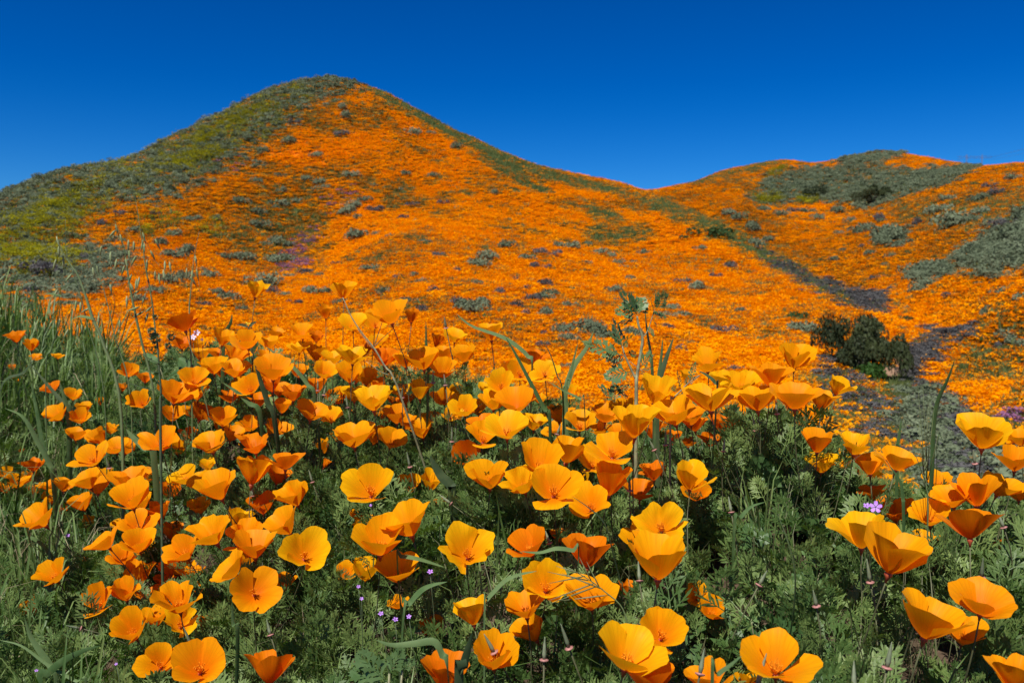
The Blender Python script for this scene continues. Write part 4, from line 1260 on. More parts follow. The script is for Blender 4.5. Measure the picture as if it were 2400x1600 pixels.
def feather_leaf(seed, pairs=4, lobes=5, lobe_len=.17, lobe_w=.035, petiole=.3):
    """A finely cut leaf of unit length along +Y, face up."""
    r = random.Random(seed)
    mb = MB()
    X, Z = Vector((1, 0, 0)), Vector((0, 0, 1))
    arch = r.uniform(-.25, .1)

    def mid(s):
        return Vector((.05 * math.sin(3 * s + seed), s, arch * (s - .5) ** 2 - arch * .25 + .25 * s * s * r.uniform(-.3, .1)))
    pts = [mid(s) for s in (0, petiole, .65, .95)]
    mb.tube(pts, [.013, .011, .008, .004], 3, False)
    br = []
    for k in range(pairs):
        s = petiole + (1 - petiole) * k / pairs
        for sd in (-1, 1):
            br.append((mid(s), Vector((sd * math.sin(R(52 - 5 * k)), math.cos(R(52 - 5 * k)), r.uniform(.05, .35))).normalized(), .36 * (1 - .55 * k / pairs)))
    br.append((mid(.82), Vector((0, 1, r.uniform(-.1, .2))).normalized(), .2))
    for p, d, ln in br:
        sd = d.cross(Z).normalized(); nn = sd.cross(d).normalized()
        mb.add([p - sd * .008, p + sd * .008, p + d * ln * .75 + sd * .006, p + d * ln * .75 - sd * .006], [(0, 1, 2, 3)])
        for q in range(lobes):
            f = .35 + .65 * q / (lobes - 1) if lobes > 1 else 1
            g = p + d * ln * .75 * f
            s2 = 0 if q == lobes - 1 else (1 if q % 2 else -1)
            a = R(38) * s2 + r.gauss(0, .12)
            dd = (d * math.cos(a) + sd * math.sin(a) + nn * r.uniform(-.1, .3)).normalized()
            strip(mb, g, dd, dd.cross(nn).normalized(), lobe_len * r.uniform(.7, 1.25) * (ln / .36) ** .5, lobe_w * r.uniform(.8, 1.2), nn, r.uniform(-.1, .25))
    return mb


m_leaf = leaf_mat('poppy_leaf', (0.064, 0.124, 0.028), (0.180, 0.255, 0.072), 0.28, 0.5, 0.3, 40, 0.3)
m_leaf2 = leaf_mat('weed_leaf', (0.045, 0.10, 0.028), (0.10, 0.185, 0.055), 0.3, 0.45, 0.35, 40, 0.25)
m_grass = leaf_mat('grass_blade', (0.07, 0.135, 0.03), (0.18, 0.26, 0.08), 0.3, 0.45, 0.35, 25, 0.3)
m_dry = leaf_mat('dry_grass', (0.20, 0.17, 0.09), (0.36, 0.31, 0.19), 0.2, 0.7, 0.2, 25, 0.3)
LEAVES = []
for k in range(7):
    me = feather_leaf(900 + k, 4, 5 if k % 2 else 6, .18, .038).mesh('poppy_leaf', False)
    me.materials.append(m_leaf); LEAVES.append(me)
C_leaf = variants('poppy_leaf', LEAVES)
WEEDS = []
for k in range(3):
    me = feather_leaf(930 + k, 4, 3, .24, .11, .2).mesh('weed_leaf', False)
    me.materials.append(m_leaf2); WEEDS.append(me)
C_weed = variants('weed_leaf', WEEDS)


def tuft(seed, n, h, w, mat, lean=.5):
    r = random.Random(seed)
    mb = MB()
    for k in range(n):
        a = r.uniform(0, 6.28); q = r.uniform(.1, lean); b = r.uniform(-.02, .02)
        hh = h * r.uniform(.5, 1.1)
        d = Vector((math.cos(a), math.sin(a), 0))
        p0 = d * r.uniform(0, .02)
        pts = [p0, p0 + d * q * hh * .25 + Vector((0, 0, hh * .45)), p0 + d * q * hh * .7 + Vector((0, 0, hh * .8)), p0 + d * q * hh * 1.3 + Vector((0, 0, hh * (1 - q * .4)))]
        mb.ribbon(pts, [w, w * .95, w * .6, w * .05], Vector((-d.y, d.x, r.uniform(-.3, .3))), .3)
    me = mb.mesh('tuft', True)
    me.materials.append(mat)
    return me


C_grass = variants('grass_tuft', [tuft(950 + k, 7, .30, .006, m_grass) for k in range(5)])
C_dry = variants('dry_tuft', [tuft(970 + k, 9, .26, .0022, m_dry, .8) for k in range(3)])
# leaves over the mound, in clumps, with gaps down to the shade
N = 60000
_a = rng.uniform(-R(38), R(38), N); _r = np.sqrt(rng.uniform(.5 ** 2, 5.4 ** 2, N))
_x, _y = np.sin(_a) * _r, np.cos(_a) * _r
_den = np.clip(.52 + 1.8 * fbm(_x / .16, _y / .16, 81, 3), .12, 1) * np.clip(1.7 / _r, .28, 1.0)
_k = (rng.random(N) < _den) & visible(_x, _y, 0.10)
_x, _y, _r = _x[_k], _y[_k], _r[_k]
n = len(_x)
_hh = .135 * (1 + .9 * fbm(_x / .25, _y / .25, 91, 2))
_z = ground(_x, _y) + _hh * rng.random(n) ** .8
_el = R(1) * rng.uniform(10, 85, n)
lp = [np.stack([_x, _y, _z], -1)]
lr = [np.stack([_el, rng.normal(0, .35, n), rng.uniform(0, 6.283, n)], -1)]
ls = [rng.uniform(.055, .105, n)]
# leaves up the flower stems
sp, sr, ss = [], [], []
for i, cv in enumerate(LEAFY):
    for k in range(7):
        f = rng.uniform(.30, .95) * (len(cv) - 1)
        j = min(int(f), len(cv) - 2)
        p = cv[j] + (cv[j + 1] - cv[j]) * (f - j)
        sp.append(p); sr.append((R(1) * rng.uniform(20, 80), rng.normal(0, .3), rng.uniform(0, 6.283))); ss.append(rng.uniform(.03, .065))
lp.append(np.array(sp)); lr.append(np.array(sr)); ls.append(np.array(ss))
lp, lr, ls = np.concatenate(lp), np.concatenate(lr), np.concatenate(ls)
_k = clear_of_blooms(lp, .06, 5)
lp, lr, ls = lp[_k], lr[_k], ls[_k]
print('leaves', len(ls))
scatter('poppy_foliage', C_leaf, lp, lr, ls, 'feathery grey green poppy foliage covering the near mound', 'foliage')
# broader weed leaves low between them
N = 13000
_a = rng.uniform(-R(36), R(36), N); _r = np.sqrt(rng.uniform(.6 ** 2, 3.2 ** 2, N))
_x, _y = np.sin(_a) * _r, np.cos(_a) * _r
_k = (rng.random(N) < np.clip(.25 + 1.4 * fbm(_x / .3, _y / .3, 111, 2), 0, 1)) & visible(_x, _y, .08)
_x, _y = _x[_k], _y[_k]; n = len(_x)
scatter('weed_foliage', C_weed, np.stack([_x, _y, ground(_x, _y) + rng.uniform(.0, .10, n)], -1), np.stack([R(1) * rng.uniform(5, 60, n), rng.normal(0, .3, n), rng.uniform(0, 6.283, n)], -1), rng.uniform(.05, .10, n),
        'broader bright green weed leaves low among the poppies', 'weeds')
# grass: thick on the left and behind, thin elsewhere
N = 16000
_a = rng.uniform(-R(40), R(38), N); _r = np.sqrt(rng.uniform(.7 ** 2, 6.2 ** 2, N))
_x, _y = np.sin(_a) * _r, np.cos(_a) * _r
_u, _v, _ = project(np.stack([_x, _y, ground(_x, _y)], -1))
_den = np.clip((420 - _u) / 420, 0, 1) * .34 + .16 * np.clip(2 / _r, 0, 1)
_k = (rng.random(N) < _den * np.clip(.8 + 1.2 * fbm(_x / .4, _y / .4, 121, 2), .1, 1)) & visible(_x, _y, .08)
_k &= clear_of_blooms(np.stack([_x, _y, ground(_x, _y)], -1), .1, 6, .12)
_x, _y, _r, _u = _x[_k], _y[_k], _r[_k], _u[_k]; n = len(_x)
_s = rng.uniform(.35, .95, n) * np.where(_u < 260, 1.2 + np.clip((_r - 2.5) / 2.5, 0, 1) * .55, .8)
scatter('grass', C_grass, np.stack([_x, _y, ground(_x, _y) - .01], -1), np.stack([rng.normal(0, .15, n), rng.normal(0, .15, n), rng.uniform(0, 6.283, n)], -1), _s, 'green wild grass growing thick at left and thin through the poppies', 'grass')
_k = rng.random(n) < .22
n2 = int(_k.sum())
scatter('dry_grass', C_dry, np.stack([_x[_k] + .03, _y[_k], ground(_x[_k] + .03, _y[_k]) - .01], -1), np.stack([rng.normal(0, .2, n2), rng.normal(0, .2, n2), rng.uniform(0, 6.283, n2)], -1), _s[_k] * rng.uniform(.6, 1.1, n2), 'thin straw coloured dry grass at left', 'dry grass')

# thin upright stalks standing through the foliage
C_stalk = variants('stalk', [tuft(990 + k, 3, .24, .0022, m_stem, .45) for k in range(4)])
N = 2600
_a = rng.uniform(-R(36), R(36), N); _r = np.sqrt(rng.uniform(.7 ** 2, 3.4 ** 2, N))
_x, _y = np.sin(_a) * _r, np.cos(_a) * _r
_P3 = np.stack([_x, _y, ground(_x, _y) - .01], -1)
_k = visible(_x, _y, .08) & clear_of_blooms(_P3, .12, 9, .14) & clear_of_blooms(_P3, .12, 10, .07)
n = int(_k.sum())
scatter('thin_stalks', C_stalk, _P3[_k], np.stack([rng.normal(0, .18, n), rng.normal(0, .18, n), rng.uniform(0, 6.283, n)], -1), rng.uniform(.55, 1.0, n), 'thin brownish green stalks standing through the poppy foliage', 'stalks')
# ---------------------------------------------------------------- single plants that stand out on the mound
def tz(tile, x, y, zs=None, org=None):
    o = org if org is not None else TILES[tile]
    return o[0] + x / (zs or ZS), o[1] + y / (zs or ZS)


def seen(pts, tile, depth=None, zs=None, org=None, bow=0.0):
    """Surveyed pixels -> world points at one plant's distance."""
    out = []
    for k, (x, y) in enumerate(pts):
        u, v = tz(tile, x, y, zs, org)
        d = depth if depth is not None else float(depth_at(u, v)) * .96
        out.append(Vector(at_depth(u, v, d + bow * k)))
    return out


# --- grass blades one can pick out: tip first, root last; width in photograph pixels
m_blade = leaf_mat('broad_blade', (0.065, 0.125, 0.038), (0.14, 0.215, 0.08), 0.3, 0.55, 0.18, 45, 0.35)
m_blade_dark = leaf_mat('dark_blade', (0.045, 0.075, 0.030), (0.085, 0.12, 0.05), 0.25, 0.55, 0.18, 45, 0.3)
BLADES = [   # tile, width, distance factor, points, description
    ('A', 20, .9, [(30, 1045), (160, 1105), (260, 1270), (345, 1430), (375, 1560)], 'broad arching grass blade above the small poppies by the left edge'),
    ('A', 13, .95, [(215, 870), (250, 1060), (300, 1330), (375, 1560)], 'narrow upright grass blade crossing the broad one by the left edge'),
    ('A', 9, 1, [(0, 930), (160, 800), (250, 690)][::-1], 'thin dark grass blade slanting at the left edge'),
    ('A', 12, 1, [(200, 735), (330, 890), (440, 1020), (480, 1100)], 'dark stalk slanting down to the right under the left small poppies'),
    ('A', 16, 1, [(415, 875), (445, 980), (470, 1100), (480, 1250)], 'short grass blade standing left of the big wild oat'),
    ('A', 22, .95, [(1735, 640), (1790, 830), (1850, 1010), (1900, 1150)], 'broad dark grass blade standing among the poppies right of the wild oats'),
    ('A', 18, .95, [(1535, 870), (1640, 940), (1720, 1010), (1800, 1120)], 'grey green grass blade slanting through the poppies right of the wild oats'),
    ('A', 16, .95, [(1830, 620), (1920, 690), (2030, 770), (2120, 880), (2180, 1000)], 'long arching blade above the poppies right of the wild oats'),
    ('A', 22, .93, [(870, 1190), (920, 1250), (1000, 1320), (1060, 1370)], 'pale grey green blade left of a wide-open poppy under the oats'),
    ('A', 12, 1, [(1600, 400), (1590, 460), (1560, 520), (1540, 620)], 'drooping oat-like blade behind the crest'),
    ('B', 18, .97, [(790, 395), (900, 480), (1090, 545), (1190, 600), (1290, 690), (1320, 800)], 'long grass blade arching over the crest above the centre poppies'),
    ('B', 14, .95, [(1130, 555), (1200, 670), (1300, 860), (1400, 1050), (1440, 1150)], 'narrow blade slanting across the golden poppies at the centre'),
    ('B', 15, .97, [(1375, 570), (1440, 670), (1490, 820), (1530, 1000)], 'narrow upright blade with a hooked tip left of the ragweed'),
    ('B', 18, .97, [(1740, 515), (1690, 630), (1600, 760), (1550, 900), (1540, 1000)], 'broad blade with dry tip leaning right, left of the ragweed'),
    ('B', 9, .97, [(1630, 600), (1600, 720), (1570, 850), (1550, 960)], 'thin blade beside the broad one left of the ragweed'),
    ('B', 18, .97, [(2290, 560), (2240, 700), (2190, 850), (2170, 950)], 'pointed dark blade right of the ragweed stem'),
    ('B', 12, .97, [(2215, 570), (2205, 700), (2185, 850), (2170, 960)], 'straight narrow blade between ragweed stem and pointed blade'),
    ('B', 16, .97, [(2090, 350), (2110, 520), (2140, 700), (2150, 860), (2160, 960)], 'pale sheath of grass right beside the ragweed stem'),
    ('B', 10, .97, [(583, 450), (585, 560), (590, 650), (600, 760)], 'short thin blade standing above the crest left of centre'),
    ('B', 10, .97, [(1430, 865), (1540, 930), (1640, 980), (1680, 1060)], 'thin blade arching right below the ragweed'),
    ('C', 22, .95, [(1875, 715), (1830, 850), (1770, 980), (1740, 1120), (1730, 1300), (1720, 1540)], 'tall speckled leaf blade of the foxtail grass before the gully'),
    ('C', 11, .95, [(1865, 1490), (1830, 1380), (1775, 1230), (1750, 1300), (1745, 1520)], 'dry bent blade folded over beside the foxtail grass'),
    ('C', 10, .97, [(1508, 1125), (1495, 1220), (1482, 1310), (1480, 1400)], 'short blue green blade left of the foxtail grass'),
    ('C', 14, .97, [(110, 790), (170, 820), (225, 870), (240, 960)], 'dark blade arching behind two golden poppies right of the ragweed'),
    ('D', 18, .93, [(80, 725), (100, 640), (190, 560), (270, 590), (335, 660), (380, 760)], 'ribbon-like blade arching in a loop by the left edge'),
    ('D', 20, .9, [(170, 1120), (210, 1240), (280, 1350), (350, 1450), (400, 1560)], 'broad blade rising from the lower left corner'),
    ('D', 22, .9, [(690, 1310), (560, 1350), (430, 1415), (330, 1500), (270, 1580)], 'long broad blade lying to the right in the lower left corner'),
    ('D', 10, .9, [(0, 1270), (150, 1310), (330, 1440), (520, 1550), (600, 1590)], 'thin pale blade crossing the lower left corner'),
    ('D', 14, .92, [(1640, 1230), (1615, 1100), (1600, 1000), (1610, 1160), (1640, 1260)][2:], 'short green stalk under the open poppy at lower left'),
    ('E', 22, .92, [(1345, 795), (1230, 815), (1130, 855), (1050, 930), (1005, 985), (980, 1060)], 'broad blade curving to the right below the single golden poppy'),
    ('E', 20, .92, [(715, 770), (620, 735), (520, 705), (420, 692), (380, 740)], 'pale blade lying right of the big golden poppy'),
    ('E', 22, .88, [(240, 1270), (350, 1305), (500, 1295), (640, 1282), (700, 1380), (745, 1570)], 'long blade bent over sharply near the bottom edge'),
    ('E', 34, .88, [(905, 1215), (870, 1350), (840, 1480), (815, 1600)], 'widest dark blade standing at the bottom edge'),
    ('E', 26, .93, [(730, 868), (620, 890), (540, 930), (470, 1010), (420, 1110)], 'broad green blade curving left above the small orange poppy'),
    ('E', 18, .93, [(1590, 280), (1710, 360), (1820, 470), (1880, 680), (1925, 860), (1940, 980)], 'long dark blade arching down right of the golden cluster'),
    ('E', 20, .93, [(1240, 660), (1370, 665), (1480, 635), (1590, 650), (1640, 700)], 'grey blade lying across two deep orange poppies'),
    ('E', 30, .95, [(610, 0), (640, 60), (690, 140), (760, 210), (770, 300)], 'thick dark fleshy leaf above the golden poppies at lower centre'),
    ('F', 26, .93, [(640, 370), (720, 560), (775, 760), (780, 960), (745, 1250)], 'tall bright green blade standing on the open leafy ground'),
    ('F', 16, .93, [(570, 318), (470, 350), (400, 420), (350, 500)], 'short blade curving left on the open leafy ground'),
    ('F', 14, .9, [(405, 1380), (330, 1440), (240, 1510), (200, 1590)], 'narrow blade slanting at the bottom, left of the wide-open poppy'),
    ('F', 12, .95, [(1420, 60), (1500, 180), (1520, 300), (1525, 420)], 'thin awned grass blade standing above the purple flowers'),
]
for i, (tile, w, df, pts, lab) in enumerate(BLADES):
    us = [tz(tile, *p) for p in pts]
    d = float(depth_at(*us[len(us) // 2])) * df * .97
    P = [Vector(at_depth(u, v, d)) for u, v in us]
    base = P[-1]
    g = gz(base.x, base.y)
    if base.z - g > .03:
        P.append(Vector((base.x + rnd.uniform(-.02, .02), base.y + .02, g - .01)))
    root = P[-1].copy()
    C = spline([p - root for p in P], 22)
    tgt = (C[11] - C[5]).normalized()
    vd = Vector(ray(*us[0])).normalized()
    side = tgt.cross(Vector((.35, -.55, .75)))
    side = side.normalized() if side.length > .2 else tgt.cross(vd).normalized()
    side = Matrix.Rotation(R(rnd.uniform(-35, 35)), 3, tgt) @ side
    wm = w * .85 * d / F_PX
    ws = [wm * (min(1, (k / 21) / .45) ** .7) * (1 - .25 * k / 21) + .0004 for k in range(22)]
    mb = MB()
    mb.ribbon(C, ws, side, .28)
    o = obj('grass_blade', mb.mesh('grass_blade'), m_blade_dark if 'dark' in lab else m_blade, None, root)
    tag(o, lab, 'grass blade', 'grass blades among the poppies')

# --- wild oats
m_oat = leaf_mat('oat_spikelet', (0.24, 0.30, 0.12), (0.40, 0.45, 0.22), 0.3, 0.5, 0.3, 90, 0.2)
m_oatstem = leaf_mat('oat_stem', (0.09, 0.14, 0.05), (0.17, 0.22, 0.09), 0.15, 0.45, 0.35, 30, 0.2)
OZ, OO = 3.92, (0, 400)
OATS = [
    ([(530, 640), (570, 740), (640, 850), (720, 970), (790, 1160), (860, 1380), (940, 1567), (1110, 2180)], 'tall wild oat with thick sheath, leaning left, leftmost of the oats', 8),
    ([(1065, 510), (1110, 600), (1150, 760), (1170, 920), (1200, 1100), (1250, 1350), (1300, 1567), (1420, 2150)], 'wild oat with the fullest drooping head, in the middle of the oats', 6),
    ([(1205, 60), (1260, 350), (1285, 520), (1320, 750), (1340, 900), (1380, 1100), (1420, 1400), (1480, 2100)], 'tallest thin wild oat, right behind the fullest one', 4),
    ([(1830, 560), (1790, 760), (1765, 960), (1750, 1150), (1740, 1300), (1760, 1900)], 'wild oat standing apart, rightmost of the oats, above the red-orange poppy', 4),
    ([(600, 440), (615, 760), (700, 1030), (760, 1220), (800, 1400), (960, 2100)], 'thin faint wild oat stem close behind the leftmost oat', 3),
    ([(800, 650), (850, 800), (940, 1050), (1010, 1320), (1060, 1540), (1200, 2100)], 'thin wild oat stem between the leftmost oat and the fullest one', 3),
    ([(560, 1240), (545, 1330), (520, 1480), (470, 1650), (420, 1900)], 'short wild oat low at left of the tall oats', 3),
]
SPK = '''535 660 15;540 745 2;500 870 -12;583 850 0;630 985 -35;505 1135 -25;695 1245 -5;740 1255 0;790 1280 -60;1030 580 -40;1075 545 15;1118 640 15;925 735 -8;1015 800 0;1062 865 -10;1130 920 -15;1165 860 10;1225 830 -25;1190 770 5;1180 690 0
1230 700 0;1305 690 -10;1325 620 15;1450 680 25;1405 780 25;1325 720 0;1190 1000 -20;1215 1080 20;1250 1050 -5;1270 1030 -10;1235 1130 -55;1320 1180 -15;1225 1270 -70;1270 1320 -60;1165 1210 0;1365 1275 -45;1345 1360 -15;1425 970 0;1465 1000 5;1505 960 5
1515 880 0;1565 890 8;860 940 8;900 915 10;1020 1090 10;1800 830 8;1715 955 0;1815 960 10;1780 1020 30;1765 960 0;1350 870 0;410 1440 0;460 1425 -20;545 1400 -8;715 1470 0;755 1460 5;605 1500 -25;330 1440 10;905 1380 0;1100 1420 0'''
_sp = [tuple(float(z) for z in q.split()) for q in SPK.replace('\n', ';').split(';')]
own = {}
for q in _sp:
    best = min(range(len(OATS)), key=lambda k: min((q[0] - p[0]) ** 2 + .3 * (q[1] - p[1]) ** 2 for p in OATS[k][0]))
    own.setdefault(best, []).append(q)
for k, (pts, lab, thick) in enumerate(OATS):
    d0 = (2.35, 2.42, 2.48, 2.4, 2.45, 2.5, 2.6)[k]
    P = seen(pts, None, d0, OZ, OO)
    b = P[-1]
    root = Vector((b.x, b.y, gz(b.x, b.y) - .01))
    P.append(root)
    C = spline([p - root for p in P], 36)
    t = thing('wild_oat', lab, 'wild oat', tuple(root), 'wild oats at left')
    mb = MB()
    rb = thick * .46 * d0 / F_PX
    mb.tube(C, [.0006 + (rb - .0006) * min(1, (i / 35) * 1.7) ** 1.5 for i in range(36)], 6)
    obj('stem', mb.mesh('stem'), m_oatstem, t)
    for (x, y, a) in own.get(k, []):
        u, v = tz(None, x, y, OZ, OO)
        c = Vector(at_depth(u, v, d0 + rnd.uniform(-.04, .04))) - root
        ax = Vector(view_axis(u, v, -a, rnd.uniform(-15, 15)))       # hanging: the tip points down
        ln = rnd.uniform(.028, .037)
        top = c + ax * ln * .5
        near = min(C[:26], key=lambda p: (p - top - Vector((0, 0, .035))).length)
        mb = MB()
        midp = (near + top) * .5 + Vector((0, 0, .012))
        mb.tube(spline([near, midp, top], 7), .00032, 3)
        obj('pedicel', mb.mesh('pedicel'), m_oatstem, t)
        mb = MB()
        mb.tube([top, top - ax * ln * .3, top - ax * ln * .6, top - ax * ln], [.0008, .0033, .0027, .0004], 6)
        tail = top - ax * ln
        sway = Vector((rnd.uniform(-.4, .4), 0, 0))
        mb.tube([tail, tail - ax * ln * .5 + sway * .004, tail - ax * ln * .9 + sway * .012], [.0003, .0002, .0001], 3)
        obj('spikelet', mb.mesh('spikelet'), m_oat, t)
    if k == 0:      # flag leaves
        for tl, pp, w in (('A', [(580, 690), (600, 600), (640, 540), (668, 505)], 11), ('A', [(470, 450), (540, 420), (600, 425), (650, 440)], 10), ('A', [(300, 265), (340, 262), (420, 275)], 6)):
            Q = spline([p - root for p in seen(pp, tl, d0)], 14)
            wm = w * d0 / F_PX
            mb = MB(); mb.ribbon(Q, [wm * min(1, (i / 13) / .4) ** .8 + .0003 for i in range(14)], (Q[7] - Q[3]).cross(Vector(FWD)) + Vector((0, .4, .2)), .3)
            obj('leaf', mb.mesh('leaf'), m_blade, t)

# --- the lobed-leaved ragweed that stands up at the centre right
m_rag = leaf_mat('ragweed_leaf', (0.085, 0.16, 0.05), (0.16, 0.25, 0.09), 0.3, 0.45, 0.35, 60, 0.3)
m_ragstem = plain_mat('ragweed_stem', (0.24, 0.24, 0.13), .6, .3, .2, 90)
RZ, RO = 5.2275, (1300, 660)


def lobed_leaf(p0, p1, seed, wide=.42, mat=m_rag):
    """A pinnately cut leaf from p0 to p1 with toothed lobes."""
    r = random.Random(seed)
    ax = p1 - p0; ln = ax.length; ax = ax / ln
    sd = ax.cross(Vector((.35, -.6, .7))); sd = sd.normalized()
    sd = Matrix.Rotation(R(r.uniform(-30, 30)), 3, ax) @ sd
    nn = sd.cross(ax).normalized()
    mb = MB()
    sag = r.uniform(-.12, .12)
    mid = lambda s: p0 + ax * ln * s + nn * ln * sag * math.sin(math.pi * s)
    mb.tube([mid(s) for s in (0, .33, .66, 1)], [ln * .018, ln * .014, ln * .009, ln * .003], 4)
    for k in range(6):
        s = .16 + .14 * k
        for q in (-1, 1):
            L = ln * wide * math.sin(math.pi * (.25 + .68 * s)) * r.uniform(.8, 1.15)
            a = R(52 - 6 * k)
            d = (ax * math.cos(a) + sd * q * math.sin(a) + nn * r.uniform(-.15, .3)).normalized()
            e = d.cross(nn).normalized()
            b = mid(s); w = ln * .048
            mb.add([b - ax * w, b + ax * w, b + d * L * .5 + e * L * .10, b + d * L * .70 + e * L * .26, b + d * L * .76 + e * L * .08, b + d * L, b + d * L * .76 - e * L * .08, b + d * L * .70 - e * L * .26, b + d * L * .5 - e * L * .10],
                   [(0, 1, 2, 8), (8, 2, 4, 6), (2, 3, 4), (6, 7, 8), (4, 5, 6)])
    b = mid(.9); w = ln * .07
    mb.add([b - sd * w, b + sd * w, b + ax * ln * .17], [(0, 1, 2)])
    return mb


rd = 1.78
P = seen([(1000, 1460), (1010, 1150), (1060, 850), (1075, 680), (1030, 540), (1010, 420)], None, rd, RZ, RO)[::-1]
b = P[-1]
root = Vector((b.x, b.y, gz(b.x, b.y) - .01))
rag = thing('ragweed', 'hairy weed with deeply cut leaves standing above the poppies, right of centre', 'weed', tuple(root))
mb = MB()
mb.tube(spline([p - root for p in P + [root]], 24), [.0020 + .0022 * k / 23 for k in range(24)], 7)
obj('stem', mb.mesh('stem'), m_ragstem, rag)
for pts, r0 in (([(1000, 1200), (940, 1080), (860, 900), (830, 790)], .0026), ([(1075, 680), (1130, 620), (1190, 450), (1230, 330)], .0014), ([(1100, 1110), (1000, 1040), (830, 900)], .0010)):
    Q = spline([p - root for p in seen(pts, None, rd, RZ, RO)], 10)
    mb = MB(); mb.tube(Q, [r0 * (1 - .5 * k / 9) for k in range(10)], 6)
    obj('branch', mb.mesh('branch'), m_ragstem, rag)
RL = '''1010 400 790 150;1000 400 740 370;990 420 800 500;1020 390 1050 200;1015 400 915 190;1030 390 1130 280;1030 400 1090 200;1000 390 850 260;1200 420 1150 240;1230 330 1250 150;1240 340 1360 150;1210 400 1380 430;1200 450 1270 610
1160 540 1180 660;830 790 730 480;830 790 690 640;835 790 930 680;830 790 740 700;840 800 900 740;830 900 350 735;780 880 620 820;650 920 520 970;930 1100 620 1160;960 1290 780 1340;730 1480 530 1290;740 1470 760 1280;860 1420 870 1350
1020 900 910 860;1050 1040 1150 880;860 950 740 1000;1050 1060 1180 1050;830 900 640 940'''
for k, q in enumerate(RL.replace('\n', ';').split(';')):
    a = [float(z) for z in q.split()]
    p0, p1 = seen([(a[0], a[1]), (a[2], a[3])], None, None if False else rd, RZ, RO)
    p1 = p1 + Vector(FWD) * rnd.uniform(-.03, .03)
    obj('leaf', lobed_leaf(p0 - root, p1 - root, 60 + k, .34 if k == 19 else .55).mesh('leaf', False), m_rag, rag)
# a second sprig right of it
P = seen([(1770, 1150), (1640, 1240), (1540, 1340), (1450, 1440), (1420, 1600)], None, 1.7, RZ, RO)
b = P[-1]; root = Vector((b.x, b.y, gz(b.x, b.y) - .01))
sprig = thing('weed_sprig', 'small dark sprig of curled toothed leaves right of the ragweed', 'weed', tuple(root))
mb = MB(); mb.tube(spline([p - root for p in P + [root]], 16), [.0010 + .0012 * k / 15 for k in range(16)], 6)
obj('stem', mb.mesh('stem'), m_ragstem, sprig)
for k, q in enumerate('1490 1360 1370 1170;1540 1310 1500 1100;1650 1220 1725 990;1620 1250 1770 1150;1600 1270 1620 1170;1500 1390 1640 1380'.split(';')):
    a = [float(z) for z in q.split()]
    p0, p1 = seen([(a[0], a[1]), (a[2], a[3])], None, 1.7, RZ, RO)
    obj('leaf', lobed_leaf(p0 - root, p1 - root, 160 + k, .26).mesh('leaf', False), m_leaf2, sprig)


# --- broad-leaved weeds
def broad_leaf(p0, p1, width, seed, lobes=7, amp=.10):
    """A rounded wavy-edged leaf with sunken veins."""
    r = random.Random(seed)
    ax = p1 - p0; ln = ax.length; ax = ax / ln
    sd = Matrix.Rotation(R(r.uniform(-20, 20)), 3, ax) @ ax.cross(Vector((.3, -.6, .75))).normalized()
    nn = sd.cross(ax).normalized()
    n, m = 15, 4
    vs, fs = [], []
    for i in range(n):
        s = i / (n - 1)
        w = width * .5 * (math.sin(math.pi * min(1, s ** .8 * .96 + .02)) ** .65) * (1 + amp * math.sin(s * lobes * 6.28 + seed)) + .0006
        for j in range(-m, m + 1):
            t = j / m
            wav = .05 * width * math.sin(9 * s + 3 * t + seed) * abs(t) + (.035 * width if (j % 2) else 0) * (1 - abs(t)) * math.sin(s * 22) ** 2
            vs.append(p0 + ax * ln * (s - .05 * abs(t) * (1 - s)) + sd * w * t + nn * (abs(t) * w * .3 + wav - ln * .18 * s * s))
    k = 2 * m + 1
    for i in range(n - 1):
        for j in range(k - 1):
            fs.append((i * k + j, i * k + j + 1, (i + 1) * k + j + 1, (i + 1) * k + j))
    mb = MB(); mb.add(vs, fs)
    return mb


m_broad = leaf_mat('broad_leaf', (0.055, 0.12, 0.035), (0.12, 0.21, 0.07), 0.3, 0.6, 0.2, 70, 0.3)
BROAD = [  # label, leaves (tile, base, tip, width px)
    ('broad veined leaves low on the open ground, above the wide-open poppy at the bottom', [('F', (530, 1300), (430, 1080), 46), ('F', (560, 1290), (640, 1170), 36), ('F', (470, 1120), (560, 1070), 30)]),
    ('rounded pale leaves on the open ground between two pods', [('F', (880, 880), (1010, 810), 42), ('F', (840, 690), (960, 640), 40), ('F', (960, 760), (860, 650), 34)]),
    ('upright crinkled leaves beside the tall bright blade', [('F', (560, 640), (560, 400), 36), ('F', (520, 560), (490, 410), 26), ('F', (600, 700), (640, 600), 28)]),
    ('dark broad leaves under the red-orange poppy beside the oats', [('A', (1320, 830), (1230, 690), 30), ('A', (1250, 790), (1120, 840), 16), ('A', (1090, 730), (970, 660), 14)]),
    ('pale leaf tips at the lower right corner', [('F', (1760, 1600), (1700, 1480), 44), ('F', (1930, 1600), (1900, 1500), 40), ('F', (2080, 1600), (2120, 1500), 36)]),
    ('light green crinkled leaf left of the golden poppies, low at centre', [('E', (60, 560), (20, 340), 34), ('E', (40, 900), (0, 870), 18)]),
]
